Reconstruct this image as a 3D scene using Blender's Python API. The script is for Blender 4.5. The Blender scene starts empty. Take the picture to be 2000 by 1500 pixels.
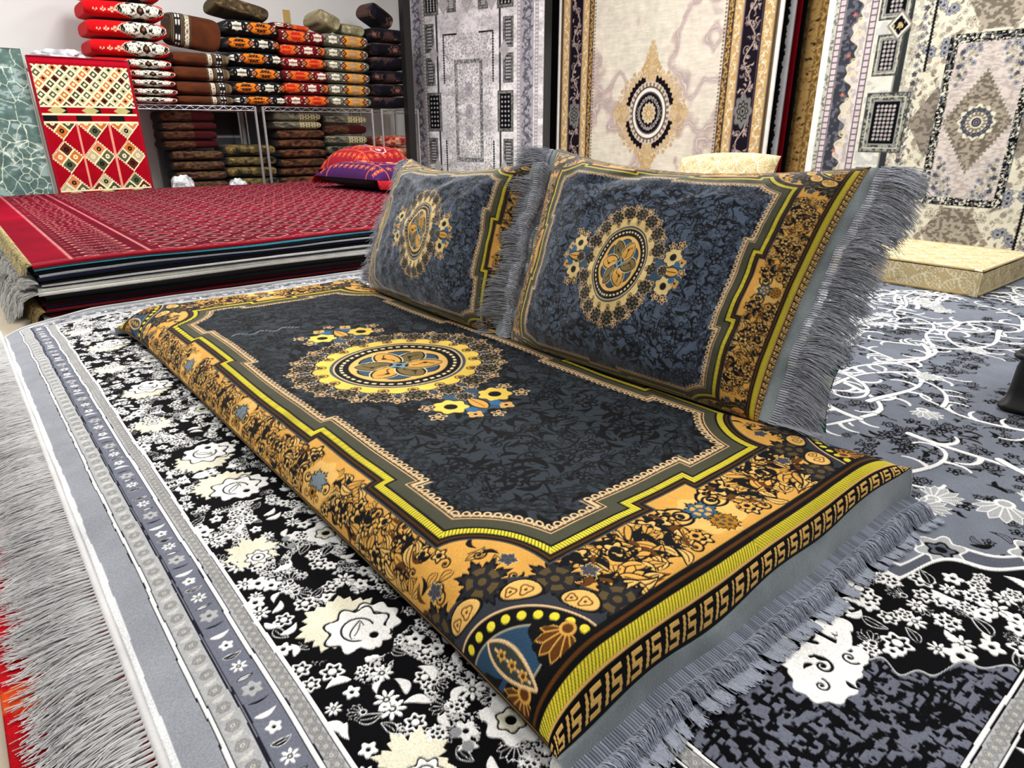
import bpy, math, random
import numpy as np
from mathutils import Vector
PI = math.pi
SC = bpy.context.scene
COL = SC.collection
# ------------------------------------------------------------------ camera
# the room's own axes: x runs along the back shelves, y runs along the wall of hanging rugs, z = 0 is the top of the big rug
cam_d = bpy.data.cameras.new('camera'); cam = bpy.data.objects.new('camera', cam_d); COL.objects.link(cam)
cam.location = (0, 0, .65)
cam.rotation_euler = (math.radians(90-21.04), 0, math.radians(-39.6))
cam_d.sensor_width = 36; cam_d.lens = 23.4; cam_d.clip_start = .02
SC.camera = cam
# ------------------------------------------------------------------ light
world = bpy.data.worlds.new('world'); SC.world = world; world.use_nodes = True
world.node_tree.nodes['Background'].inputs[0].default_value = (.93, .96, 1, 1)
world.node_tree.nodes['Background'].inputs[1].default_value = .22
SC.view_settings.view_transform = 'Standard'; SC.view_settings.look = 'None'
SC.view_settings.gamma = 1; SC.view_settings.exposure = -.34; SC.view_settings.use_curve_mapping = False
ADDED_LAMPS = [  # unseen lamps, added for light: x, y, z, size x, size y, watt
    (-.9, 2.6, 2.92, .6, 1.2, 75), (1.6, 4.6, 2.92, .6, 1.2, 110), (3.4, 1.0, 2.92, .6, 1.2, 80),
    (3.2, 3.4, 2.92, .6, 1.2, 80), (.6, -.6, 2.92, .6, 1.2, 40), (-.6, 5.2, 2.92, .6, 1.2, 60)]
for i, (x, y, z, a, b, w) in enumerate(ADDED_LAMPS):
    l = bpy.data.lights.new('added_lamp_light', 'AREA'); l.shape = 'RECTANGLE'; l.size = a; l.size_y = b; l.energy = w
    l.color = (1, .985, .96)
    o = bpy.data.objects.new('added_lamp_light', l); o.location = (x, y, z-.02); COL.objects.link(o)

# ------------------------------------------------------------------ helpers
rng = random.Random(7)
nrg = np.random.default_rng(11)
def tag(o, label=None, cat=None, group=None, kind=None):
    if label: o['label'] = label
    if cat: o['category'] = cat
    if group: o['group'] = group
    if kind: o['kind'] = kind
    return o
def empty(name, loc, rz=0, label=None, cat=None, group=None):
    o = bpy.data.objects.new(name, None); COL.objects.link(o); o.location = loc; o.rotation_euler = (0, 0, rz)
    return tag(o, label, cat, group)
def copy_tree(o, parent=None):
    c = o.copy(); COL.objects.link(c); c.parent = parent
    for ch in list(o.children): copy_tree(ch, c)
    return c
def mesh_obj(name, V, F, mat, parent=None, col=None, smooth=True, rel=None):
    """V (n,3), F (m,k) quads or triangles as one array; col (n,3) srgb 0..1"""
    V = np.asarray(V, np.float32); F = np.asarray(F, np.int32)
    me = bpy.data.meshes.new(name)
    n, m, k = len(V), len(F), F.shape[1]
    me.vertices.add(n); me.vertices.foreach_set('co', V.ravel())
    me.loops.add(m*k); me.loops.foreach_set('vertex_index', F.ravel())
    me.polygons.add(m); me.polygons.foreach_set('loop_start', np.arange(m, dtype=np.int32)*k)
    try: me.polygons.foreach_set('loop_total', np.full(m, k, np.int32))
    except Exception: pass
    me.update(calc_edges=True)
    me.polygons.foreach_set('use_smooth', np.full(m, smooth, dtype=bool))
    if col is not None:
        a = me.color_attributes.new('dye', 'BYTE_COLOR', 'POINT')
        c4 = np.ones((n, 4), np.float32); c4[:, :3] = np.clip(np.asarray(col).reshape(-1, 3), 0, 1)
        a.data.foreach_set('color_srgb', c4.ravel())
    me.materials.append(mat)
    me.update()
    o = bpy.data.objects.new(name, me); COL.objects.link(o)
    if parent is not None: o.parent = parent
    return o
def gfaces(ny, nx, flip=False, off=0):
    i = np.arange(ny*nx).reshape(ny, nx)
    q = np.stack([i[:-1, :-1], i[:-1, 1:], i[1:, 1:], i[1:, :-1]], -1).reshape(-1, 4)+off
    return q[:, ::-1] if flip else q
def grid_obj(name, P, C, mat, parent=None, flip=False, skirt=None):
    """P (ny,nx,3). skirt: vector added to the rim to give the sheet its thickness, closed with a back face"""
    ny, nx = P.shape[:2]
    if C is None: C = np.zeros((ny, nx, 3), np.float32)
    if skirt is not None:
        s = np.asarray(skirt, np.float32)
        P = np.pad(P, ((1, 1), (1, 1), (0, 0)), 'edge'); C = np.pad(C, ((1, 1), (1, 1), (0, 0)), 'edge')
        for sl in ((0,), (-1,)): P[sl[0]] += s
        P[1:-1, 0] += s; P[1:-1, -1] += s
        ny += 2; nx += 2
    F = gfaces(ny, nx, flip)
    if skirt is not None:
        a, b, c, d = 0, nx-1, ny*nx-1, (ny-1)*nx
        q = np.array([[a, d, c, b]]); F = np.vstack([F, q[:, ::-1] if flip else q])
    return mesh_obj(name, P.reshape(-1, 3), F, mat, parent, C.reshape(-1, 3))
def boxes(name, L, mat, parent=None, bev=0):
    V = []; F = []
    for (x0, x1, y0, y1, z0, z1) in L:
        b = len(V); V += [(x, y, z) for z in (z0, z1) for y in (y0, y1) for x in (x0, x1)]
        F += [[b, b+2, b+3, b+1], [b+4, b+5, b+7, b+6], [b, b+1, b+5, b+4], [b+2, b+6, b+7, b+3], [b, b+4, b+6, b+2], [b+1, b+3, b+7, b+5]]
    o = mesh_obj(name, V, F, mat, parent, smooth=False)
    if bev:
        m = o.modifiers.new('bevel', 'BEVEL'); m.width = bev; m.segments = 2
    return o
def tubes(name, paths, r, mat, parent=None, n=6, col=None, taper=1.0, jitter=0):
    """paths: array (N,K,3); r radius; one mesh of round strands"""
    P = np.asarray(paths, np.float32); N, K = P.shape[:2]
    T = np.gradient(P, axis=1); T /= np.linalg.norm(T, axis=2, keepdims=True)+1e-9
    ref = np.where(np.abs(T[..., 2:3]) > .8, np.array([1., 0, 0]), np.array([0, 0, 1.]))
    A = np.cross(T, ref); A /= np.linalg.norm(A, axis=2, keepdims=True)+1e-9
    B = np.cross(T, A)
    rr = np.asarray(r, np.float32)*np.linspace(1, taper, K)[None, :] if np.ndim(r) == 0 else np.asarray(r)[:, None]*np.linspace(1, taper, K)[None, :]
    rr = np.broadcast_to(rr, (N, K))
    ang = np.arange(n)*2*PI/n
    V = P[:, :, None]+rr[:, :, None, None]*(A[:, :, None]*np.cos(ang)[None, None, :, None]+B[:, :, None]*np.sin(ang)[None, None, :, None])
    idx = np.arange(N*K*n).reshape(N, K, n)
    a = idx[:, :-1]; b = idx[:, 1:]
    F = np.stack([a, np.roll(a, -1, 2), np.roll(b, -1, 2), b], -1).reshape(-1, 4)
    C = None
    if col is not None: C = np.repeat(np.asarray(col, np.float32)[:, None, :], K*n, 1)
    return mesh_obj(name, V.reshape(-1, 3), F, mat, parent, C)
def vnoise(x, y, seed=0):
    """smooth value noise, numpy arrays"""
    x = np.asarray(x, np.float64); y = np.asarray(y, np.float64)
    xi = np.floor(x); yi = np.floor(y); fx = x-xi; fy = y-yi
    fx = fx*fx*(3-2*fx); fy = fy*fy*(3-2*fy)
    def h(a, b):
        v = np.sin(a*127.1+b*311.7+seed*74.7)*43758.5453
        return v-np.floor(v)
    return (h(xi, yi)*(1-fx)+h(xi+1, yi)*fx)*(1-fy)+(h(xi, yi+1)*(1-fx)+h(xi+1, yi+1)*fx)*fy
def fbm(x, y, seed=0, o=3):
    s = 0; a = .5
    for i in range(o): s = s+a*vnoise(x*2**i, y*2**i, seed+i*13); a *= .5
    return s/(1-.5**o)
def c8(r, g, b): return np.array([r, g, b], np.float32)/255

# ------------------------------------------------------------------ materials
def nt(m): return m.node_tree.nodes, m.node_tree.links
def pile(name, sheen=.35, rough=.85, fuzz=.18, bump=.35, scale=420, color=None, tint=(.9, .93, 1), vary=None, spec=.15):
    """woven or velvet pile: dye colour of the yarn (attribute 'dye' or one colour) + noise for the pile"""
    m = bpy.data.materials.new(name); m.use_nodes = True; N, L = nt(m); b = N['Principled BSDF']
    tc = N.new('ShaderNodeTexCoord'); n1 = N.new('ShaderNodeTexNoise'); n1.inputs['Scale'].default_value = scale; n1.inputs['Detail'].default_value = 3
    n2 = N.new('ShaderNodeTexNoise'); n2.inputs['Scale'].default_value = 14; n2.inputs['Detail'].default_value = 4
    L.new(tc.outputs['Object'], n1.inputs['Vector']); L.new(tc.outputs['Object'], n2.inputs['Vector'])
    r1 = N.new('ShaderNodeMapRange'); r1.inputs[1].default_value = .25; r1.inputs[2].default_value = .75; r1.inputs[3].default_value = 1-fuzz; r1.inputs[4].default_value = 1+fuzz
    L.new(n1.outputs[0], r1.inputs[0])
    r2 = N.new('ShaderNodeMapRange'); r2.inputs[1].default_value = .3; r2.inputs[2].default_value = .7; r2.inputs[3].default_value = .9; r2.inputs[4].default_value = 1.08
    L.new(n2.outputs[0], r2.inputs[0])
    mu = N.new('ShaderNodeMath'); mu.operation = 'MULTIPLY'; L.new(r1.outputs[0], mu.inputs[0]); L.new(r2.outputs[0], mu.inputs[1])
    vm = N.new('ShaderNodeVectorMath'); vm.operation = 'SCALE'; L.new(mu.outputs[0], vm.inputs['Scale'])
    if color is None:
        at = N.new('ShaderNodeAttribute'); at.attribute_name = 'dye'; L.new(at.outputs['Color'], vm.inputs[0])
    else:
        if vary is not None:
            mx = N.new('ShaderNodeMix'); mx.data_type = 'RGBA'; mx.inputs[6].default_value = (*color, 1); mx.inputs[7].default_value = (*vary, 1)
            L.new(n2.outputs[0], mx.inputs[0]); L.new(mx.outputs[2], vm.inputs[0])
        else: vm.inputs[0].default_value = color
    L.new(vm.outputs[0], b.inputs['Base Color'])
    b.inputs['Roughness'].default_value = rough; b.inputs['Specular IOR Level'].default_value = spec
    b.inputs['Sheen Weight'].default_value = sheen; b.inputs['Sheen Roughness'].default_value = .45; b.inputs['Sheen Tint'].default_value = (*tint, 1)
    bp = N.new('ShaderNodeBump'); bp.inputs['Strength'].default_value = bump; bp.inputs['Distance'].default_value = .002
    L.new(n1.outputs[0], bp.inputs['Height']); L.new(bp.outputs[0], b.inputs['Normal'])
    return m
def plain(name, color, rough=.5, metal=0, noise=0, scale=8, bump=0, bscale=40, spec=.4):
    m = bpy.data.materials.new(name); m.use_nodes = True; N, L = nt(m); b = N['Principled BSDF']
    tc = N.new('ShaderNodeTexCoord'); n = N.new('ShaderNodeTexNoise'); n.inputs['Scale'].default_value = scale; n.inputs['Detail'].default_value = 5
    L.new(tc.outputs['Object'], n.inputs['Vector'])
    r = N.new('ShaderNodeMapRange'); r.inputs[3].default_value = 1-noise; r.inputs[4].default_value = 1+noise; L.new(n.outputs[0], r.inputs[0])
    v = N.new('ShaderNodeVectorMath'); v.operation = 'SCALE'; v.inputs[0].default_value = color; L.new(r.outputs[0], v.inputs['Scale'])
    L.new(v.outputs[0], b.inputs['Base Color']); b.inputs['Roughness'].default_value = rough; b.inputs['Metallic'].default_value = metal
    b.inputs['Specular IOR Level'].default_value = spec
    if bump:
        n3 = N.new('ShaderNodeTexNoise'); n3.inputs['Scale'].default_value = bscale; L.new(tc.outputs['Object'], n3.inputs['Vector'])
        bp = N.new('ShaderNodeBump'); bp.inputs['Strength'].default_value = bump; bp.inputs['Distance'].default_value = .01
        L.new(n3.outputs[0], bp.inputs['Height']); L.new(bp.outputs[0], b.inputs['Normal'])
    return m
M = {}
M['velvet'] = pile('velvet_pile', sheen=.05, rough=.8, fuzz=.16, scale=500, spec=.1)
M['pillow'] = pile('pillow_velvet_pile', sheen=.40, rough=.7, fuzz=.16, scale=500, spec=.15, tint=(.9, .95, 1))
M['rug'] = pile('rug_pile', spec=.06, sheen=.04, rough=.9, fuzz=.2, scale=380)
M['hang'] = pile('hanging_rug_pile', spec=.05, sheen=.0, rough=.85, fuzz=.1, scale=160)
M['cush'] = pile('shelf_cushion_pile', sheen=.06, rough=.85, fuzz=.12, scale=120)
M['greyvelvet'] = pile('grey_velvet', sheen=.9, rough=.6, fuzz=.12, scale=300, color=(.10, .125, .135), vary=(.30, .35, .37))
M['yarn'] = pile('grey_yarn', sheen=.3, rough=.7, fuzz=.05, scale=200, bump=.0, tint=(1, 1, 1))
M['whiteyarn'] = pile('white_yarn', sheen=.3, rough=.7, fuzz=.04, scale=200, bump=.0, tint=(1, 1, 1))
def yarn_thin(m, w=.45):
    N, L = nt(m); b = N['Principled BSDF']; o = [n for n in N if n.type == 'OUTPUT_MATERIAL'][0]
    tr = N.new('ShaderNodeBsdfTranslucent'); mx = N.new('ShaderNodeMixShader'); mx.inputs[0].default_value = w
    L.new(b.inputs['Base Color'].links[0].from_socket, tr.inputs[0]); L.new(b.outputs[0], mx.inputs[1]); L.new(tr.outputs[0], mx.inputs[2]); L.new(mx.outputs[0], o.inputs[0])
yarn_thin(M['whiteyarn'], .25); yarn_thin(M['yarn'], .25)
M['wall'] = plain('painted_wall', (.80, .80, .80), .8, noise=.05, scale=220, bump=.15, bscale=300)
M['ceiling'] = plain('ceiling_paint', (.8, .8, .79), .9, noise=.03)
M['floor'] = plain('floor_tile', (.46, .40, .30), .6, noise=.12, scale=12)
M['chrome'] = plain('chrome_wire', (.78, .80, .84), .25, metal=.9, noise=.05)
M['black'] = plain('black_plastic', (.008, .008, .009), .5, noise=.2)
M['blackmetal'] = plain('black_painted_metal', (.012, .012, .013), .5, noise=.2)
M['panel'] = plain('blue_grey_panel', (.17, .19, .23), .6, noise=.06)
M['tape'] = plain('masking_tape', (.55, .38, .12), .6, noise=.05)
M['lampwhite'] = plain('lamp_casing', (.85, .85, .85), .5)
dm = bpy.data.materials.new('added_lamp_diffuser'); dm.use_nodes = True; dm.node_tree.nodes['Principled BSDF'].inputs['Emission Color'].default_value = (1, .98, .95, 1)
dm.node_tree.nodes['Principled BSDF'].inputs['Emission Strength'].default_value = 3; M['diffuser'] = dm
def plastic_mat():
    m = bpy.data.materials.new('clear_plastic_wrap'); m.use_nodes = True; N, L = nt(m); b = N['Principled BSDF']
    tc = N.new('ShaderNodeTexCoord'); n = N.new('ShaderNodeTexNoise'); n.inputs['Scale'].default_value = 9; n.inputs['Detail'].default_value = 6; n.inputs['Distortion'].default_value = 1.5
    L.new(tc.outputs['Object'], n.inputs['Vector'])
    r = N.new('ShaderNodeValToRGB'); r.color_ramp.elements[0].position = .35; r.color_ramp.elements[0].color = (.32, .34, .37, 1); r.color_ramp.elements[1].position = .62; r.color_ramp.elements[1].color = (.85, .86, .88, 1)
    L.new(n.outputs[0], r.inputs[0]); L.new(r.outputs[0], b.inputs['Base Color']); b.inputs['Roughness'].default_value = .25; b.inputs['Coat Weight'].default_value = .5
    bp = N.new('ShaderNodeBump'); bp.inputs['Strength'].default_value = .8; bp.inputs['Distance'].default_value = .03; L.new(n.outputs[0], bp.inputs['Height']); L.new(bp.outputs[0], b.inputs['Normal'])
    return m
M['wrap'] = plastic_mat()

# ------------------------------------------------------------------ weaving: dye patterns laid on a fine grid of yarn points
class Cv:
    def __init__(s, X, Y, base):
        s.X = np.asarray(X, np.float64); s.Y = np.asarray(Y, np.float64)
        s.C = np.empty((len(Y), len(X), 3), np.float32); s.C[:] = base
        s.dx = np.gradient(s.X); s.dy = np.gradient(s.Y); s.Z = np.zeros(s.C.shape[:2], np.float32)
        s.sy = [(1, 1, 0, 0)]
    def win(s, cx, cy, r, r2=None):
        r2 = r if r2 is None else r2
        a, b = np.searchsorted(s.X, (cx-r, cx+r)); c, d = np.searchsorted(s.Y, (cy-r2, cy+r2))
        if b-a < 1 or d-c < 1: return None
        px = .5*(s.dx[min(a, len(s.X)-1)]+s.dy[min(c, len(s.Y)-1)])
        return slice(c, d), slice(a, b), s.X[None, a:b], s.Y[c:d, None], px
    def put(s, ys, xs, d, px, col, z=None):
        al = np.clip(.5-d/px, 0, 1).astype(np.float32)
        s.C[ys, xs] += al[..., None]*(col-s.C[ys, xs])
        if z is not None: s.Z[ys, xs] += al*(z-s.Z[ys, xs])
    def full(s, d, col, px=None, z=None):
        if px is None: px = .5*(s.dx[None, :]+s.dy[:, None])
        s.put(slice(None), slice(None), d, px, col, z)
    def motif(s, cx, cy, r, fn, rot=0., sc=1., asp=1.):
        """fn(x, y) -> [(signed distance, colour)...] in motif units; drawn at every symmetric place"""
        for (mx, my, ox, oy) in s.sy:
            X0, Y0 = ox+mx*(cx-ox), oy+my*(cy-oy)
            w = s.win(X0, Y0, r*sc*1.05, r*sc*1.05*asp)
            if w is None: continue
            ys, xs, X, Y, px = w
            x = (X-X0)*mx/sc; y = (Y-Y0)*my/sc/asp
            if rot: c, q = math.cos(rot), math.sin(rot); x, y = x*c+y*q, -x*q+y*c
            x = x+0*y; y = y+0*x
            for L in fn(x, y): s.put(ys, xs, L[0]*sc, px, L[1], L[2] if len(L) > 2 else 0.)
    def line(s, pts, w, col, z=None):
        pts = np.asarray(pts, float)
        ws = np.broadcast_to(w, (len(pts),))
        for (mx, my, ox, oy) in s.sy:
            Q = np.stack([ox+mx*(pts[:, 0]-ox), oy+my*(pts[:, 1]-oy)], 1)
            for i in range(len(Q)-1):
                p, q = Q[i], Q[i+1]; wm = max(ws[i], ws[i+1])
                W_ = s.win((p[0]+q[0])/2, (p[1]+q[1])/2, abs(p[0]-q[0])/2+wm+.002, abs(p[1]-q[1])/2+wm+.002)
                if W_ is None: continue
                ys, xs, X, Y, px = W_
                e = q-p; L2 = e@e+1e-12
                t = np.clip(((X-p[0])*e[0]+(Y-p[1])*e[1])/L2, 0, 1)
                d = np.hypot(X-p[0]-t*e[0], Y-p[1]-t*e[1])-(ws[i]*(1-t)+ws[i+1]*t)
                s.put(ys, xs, d, px, col, z)
def pol(x, y): return np.hypot(x, y), np.arctan2(y, x)
def tri(t): return 1-2*np.abs(t-np.floor(t)-.5)*1.0
# motifs
def rosette(n, c_line, c_fill, c_mid=None, depth=.2, lw=.1):
    def f(x, y):
        r, t = pol(x, y); d = r-(1-depth*.5+depth*.5*np.cos(n*t))
        o = [(d, c_line), (d+lw, c_fill)]
        if c_mid is not None: o += [(r-.34, c_line), (r-.24, c_mid)]
        else: o += [(np.abs(r-.45)-lw*.4, c_line), (r-.16, c_line)]
        return o
    return f
def daisy(n, c, c2, wid=.5):
    def f(x, y):
        r, t = pol(x, y); d = (r-np.abs(np.cos(n*t/2))**.7*1.0)*.7
        return [(d, c), (r-.28, c2), (r-.15, c)]
    return f
def leaf(c, c2=None, w=.32, bend=.25):
    def f(x, y):
        y = y-bend*(x*x-.3); d = (np.abs(y)-w*np.clip(1-x*x, 0, 1)**.8*(1-.35*x))+np.where(np.abs(x) > 1, np.abs(x)-1, 0)
        o = [(d, c)]
        if c2 is not None: o += [(d+.1, c2), (np.maximum(np.abs(y)-.035, np.abs(x)-.7), c)]
        return o
    return f
def serr(n, c_line, c_fill, c_in=None, sp=.22, lw=.12):
    """serrated maple-like flower"""
    def f(x, y):
        r, t = pol(x, y); q = np.abs((t*n/(2*PI)) % 1-.5)*2; q2 = np.abs((t*n*3/(2*PI)) % 1-.5)*2
        d = r-(1-sp-.12+sp*q+.14*q2)
        o = [(d, c_line), (d+lw, c_fill)]
        if c_in is not None:
            rr = np.abs(r-.42); o += [(np.maximum(rr-.12, .5-np.abs(np.cos(2.5*t))), c_in), (r-.14, c_in)]
        return o
    return f
def scroll(c, w=.09, turns=1.6, tail=1.0):
    def f(x, y):
        r, t = pol(x, y); b = .2
        best = np.full(r.shape, 9.)
        for k in range(3):
            th = t+2*PI*k; R = .95*np.exp(-b*(2*PI*turns-th)*1.0)
            ok = th < 2*PI*turns
            best = np.minimum(best, np.where(ok, np.abs(r-R)-w*(.5+.5*th/(2*PI*turns)), 9))
        return [(best, c), (r-.14, c)]
    return f
def palmette(c, c2, n=7):
    """fan of separate petals rising from the base"""
    def f(x, y):
        yy = y+.7; r, t = pol(yy, x); o = []
        q = (t*n/2.4) % 1-.5; env = 1.55*np.cos(np.clip(t, -1.4, 1.4)*.75)
        d = np.maximum(r-env+.35*np.abs(q)*2, np.abs(t)-1.25)
        d2 = np.maximum(d+.08, (.10-np.abs(np.abs(q)-.5)*1.0)*.0-(.5-np.abs(q))*.55*r+.045)
        return [(d, c), (d2, c2), (r-.35, c), (r-.22, c2)]
    return f
def paisley(c_line, c_fill, c_in):
    def f(x, y):
        a = 1-(x*.6+.4)*.5; d = np.hypot(x*.95, y*1.55-(.3*x*x-.15))-.92*(1-.18*x)
        o = [(d, c_line), (d+.12, c_fill)]
        for (px, r0) in ((-.35, .26), (.3, .22)):
            r, t = pol(x-px, y); o += [(np.abs(r-r0*(1-.2*np.cos(3*t)))-.035, c_in), (r-.07, c_in)]
        return o
    return f
def palm8(ring, fill, heart): return lambda x, y: serr(10, ring, fill, heart)(x, y)
def curl_line(x0, y0, ang, L, k, n=14, k2=None):
    """points of a clothoid-like tendril"""
    k2 = k if k2 is None else k2
    P = [(x0, y0)]; a = ang
    for i in range(n):
        a += (k+(k2-k)*i/n)*L/n; P.append((P[-1][0]+math.cos(a)*L/n, P[-1][1]+math.sin(a)*L/n))
    return np.array(P), a
def ramp(lo, hi, step0, fn):
    P = [lo]
    while P[-1] < hi: P.append(P[-1]+step0*fn(P[-1]))
    return np.array(P)
# ------------------------------------------------------------------ the black and gold sitting-cushion cloth
GOLD = c8(222, 166, 78); GOLD2 = c8(235, 188, 105); YEL = c8(240, 224, 62); PINK = c8(238, 200, 148); CREAM = c8(244, 226, 176)
INK = c8(9, 9, 12); NAVY = c8(16, 20, 28); FIELD = c8(66, 76, 88); OLIVE = c8(74, 74, 58); BROWN = c8(96, 56, 16); BLUE = c8(52, 92, 122); STEEL = c8(92, 108, 120); OCHRE = c8(176, 118, 20)
KEY = np.array([[int(c) for c in r] for r in ('00000000', '01111001', '01000001', '01111001', '00001001', '01111001', '00000000')])
def foliage(cv, place, kinds, R):
    for (x, y, sc, rot) in place:
        cv.motif(x, y, 1.45, kinds[R.randrange(len(kinds))], rot, sc)
def medallion(cv, cx, cy, R, asp, R_, nl=18, yc=c8(240, 208, 92)):
    sy = cv.sy; cv.sy = [(1, 1, 0, 0)]
    def base(x, y):
        r, t = pol(x, y); o = []
        o += [(r-.9, c8(62, 74, 86)), (np.abs(r-.69-.10*np.abs(np.cos(t*nl/2)))-.012, INK)]
        sc = .70+.11*np.abs(np.cos(t*nl/2))**.7
        o += [(r-sc-.018, INK), (r-sc, yc)]
        q = (t*nl/(2*PI)) % 1-.5
        sw = np.hypot((r-.735)*1.0, q*2*PI*.735/nl)
        o += [(np.abs(sw-.045)-.007, BROWN), (np.abs(sw-.018)-.006, BROWN)]
        o += [(r-.655, c8(70, 84, 96)), (r-.625, PINK), (r-.608, INK)]
        q = (t*44/(2*PI)) % 1-.5
        o += [(np.maximum(np.abs(r-.55)-.016, np.abs(q)*2*PI*.55/44*2-.045), CREAM), (r-.492, INK), (r-.48, GOLD2)]
        g = np.abs(np.cos(3*t))
        o += [(r-.36-.07*g, INK), (r-.345-.07*g, c8(58, 84, 104))]
        for k in range(6):
            a = k*PI/3+PI/6; u = x*np.cos(a)+y*np.sin(a); v = -x*np.sin(a)+y*np.cos(a)
            w = .13*np.clip(1-((u-.23)/.2)**2, 0, 1)**.6
            d = np.abs(v)-w+np.where(np.abs(u-.23) > .2, .2, 0)
            o += [(d-.014, CREAM), (d, INK), (d+.02, GOLD if k % 2 else c8(120, 104, 60)), (np.abs(np.abs(v)-.03-.03*np.sin(u*40))-.006, BROWN*.6)][:3]
            o += [(np.maximum(np.abs(v-.03*np.sin(u*30))-.008, np.abs(u-.24)-.11), BROWN*.5), (np.hypot(u-.26, v-.03)-.022, INK)]
        o += [(r-.1, INK), (r-.085-.02*np.cos(4*t), c8(120, 150, 165)), (r-.035, INK)]
        return o
    cv.motif(cx, cy, 1.0, base, 0, R, asp)
    fl = serr(9, PINK, c8(24, 22, 20), c8(98, 90, 70), .24, .1); sm = rosette(5, PINK, c8(40, 46, 52), GOLD, .4, .2)
    for k in range(nl):
        t = (k+.5)*2*PI/nl
        cv.motif(cx+math.cos(t+PI/nl)*R*1.0, cy+math.sin(t+PI/nl)*R*1.0*asp, 1.2, sm, t, R*.07)
        cv.motif(cx+math.cos(t)*R*.89, cy+math.sin(t)*R*.89*asp, 1.15, fl, t, R*.145)
    lob = paisley(c8(60, 50, 20), YEL, INK)
    for s in (-1, 1):
        def P_(a, b): return cx+a*R, cy+s*(b)*R*asp
        cv.motif(*P_(0, 1.26), 1.2, rosette(6, c8(60, 84, 104), c8(60, 84, 104), None, .3), 0, R*.30)
        for m in (-1, 1):
            cv.motif(*P_(.23*m, 1.25), 1.3, rosette(7, INK, yc, INK, .18, .06), .3, R*.165)
            cv.motif(*P_(.40*m, 1.16), 1.2, sm, .3, R*.075); cv.motif(*P_(.43*m, 1.37), 1.2, sm, .9, R*.08)
            cv.motif(*P_(.16*m, 1.5), 1.2, rosette(4, PINK, GOLD, INK, .3), .4, R*.075)
            cv.motif(*P_(.12*m, 1.4), 1.2, rosette(3, BLUE, c8(50, 110, 160), None, .2), .4, R*.06)
        cv.motif(*P_(0, 1.3), 1.2, leaf(INK, GOLD, .5, 0), PI/2, R*.16)
        cv.motif(*P_(0, 1.12), 1.2, fl, 0, R*.1); cv.motif(*P_(0, 1.6), 1.2, sm, .9, R*.07)
    cv.sy = sy
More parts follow.
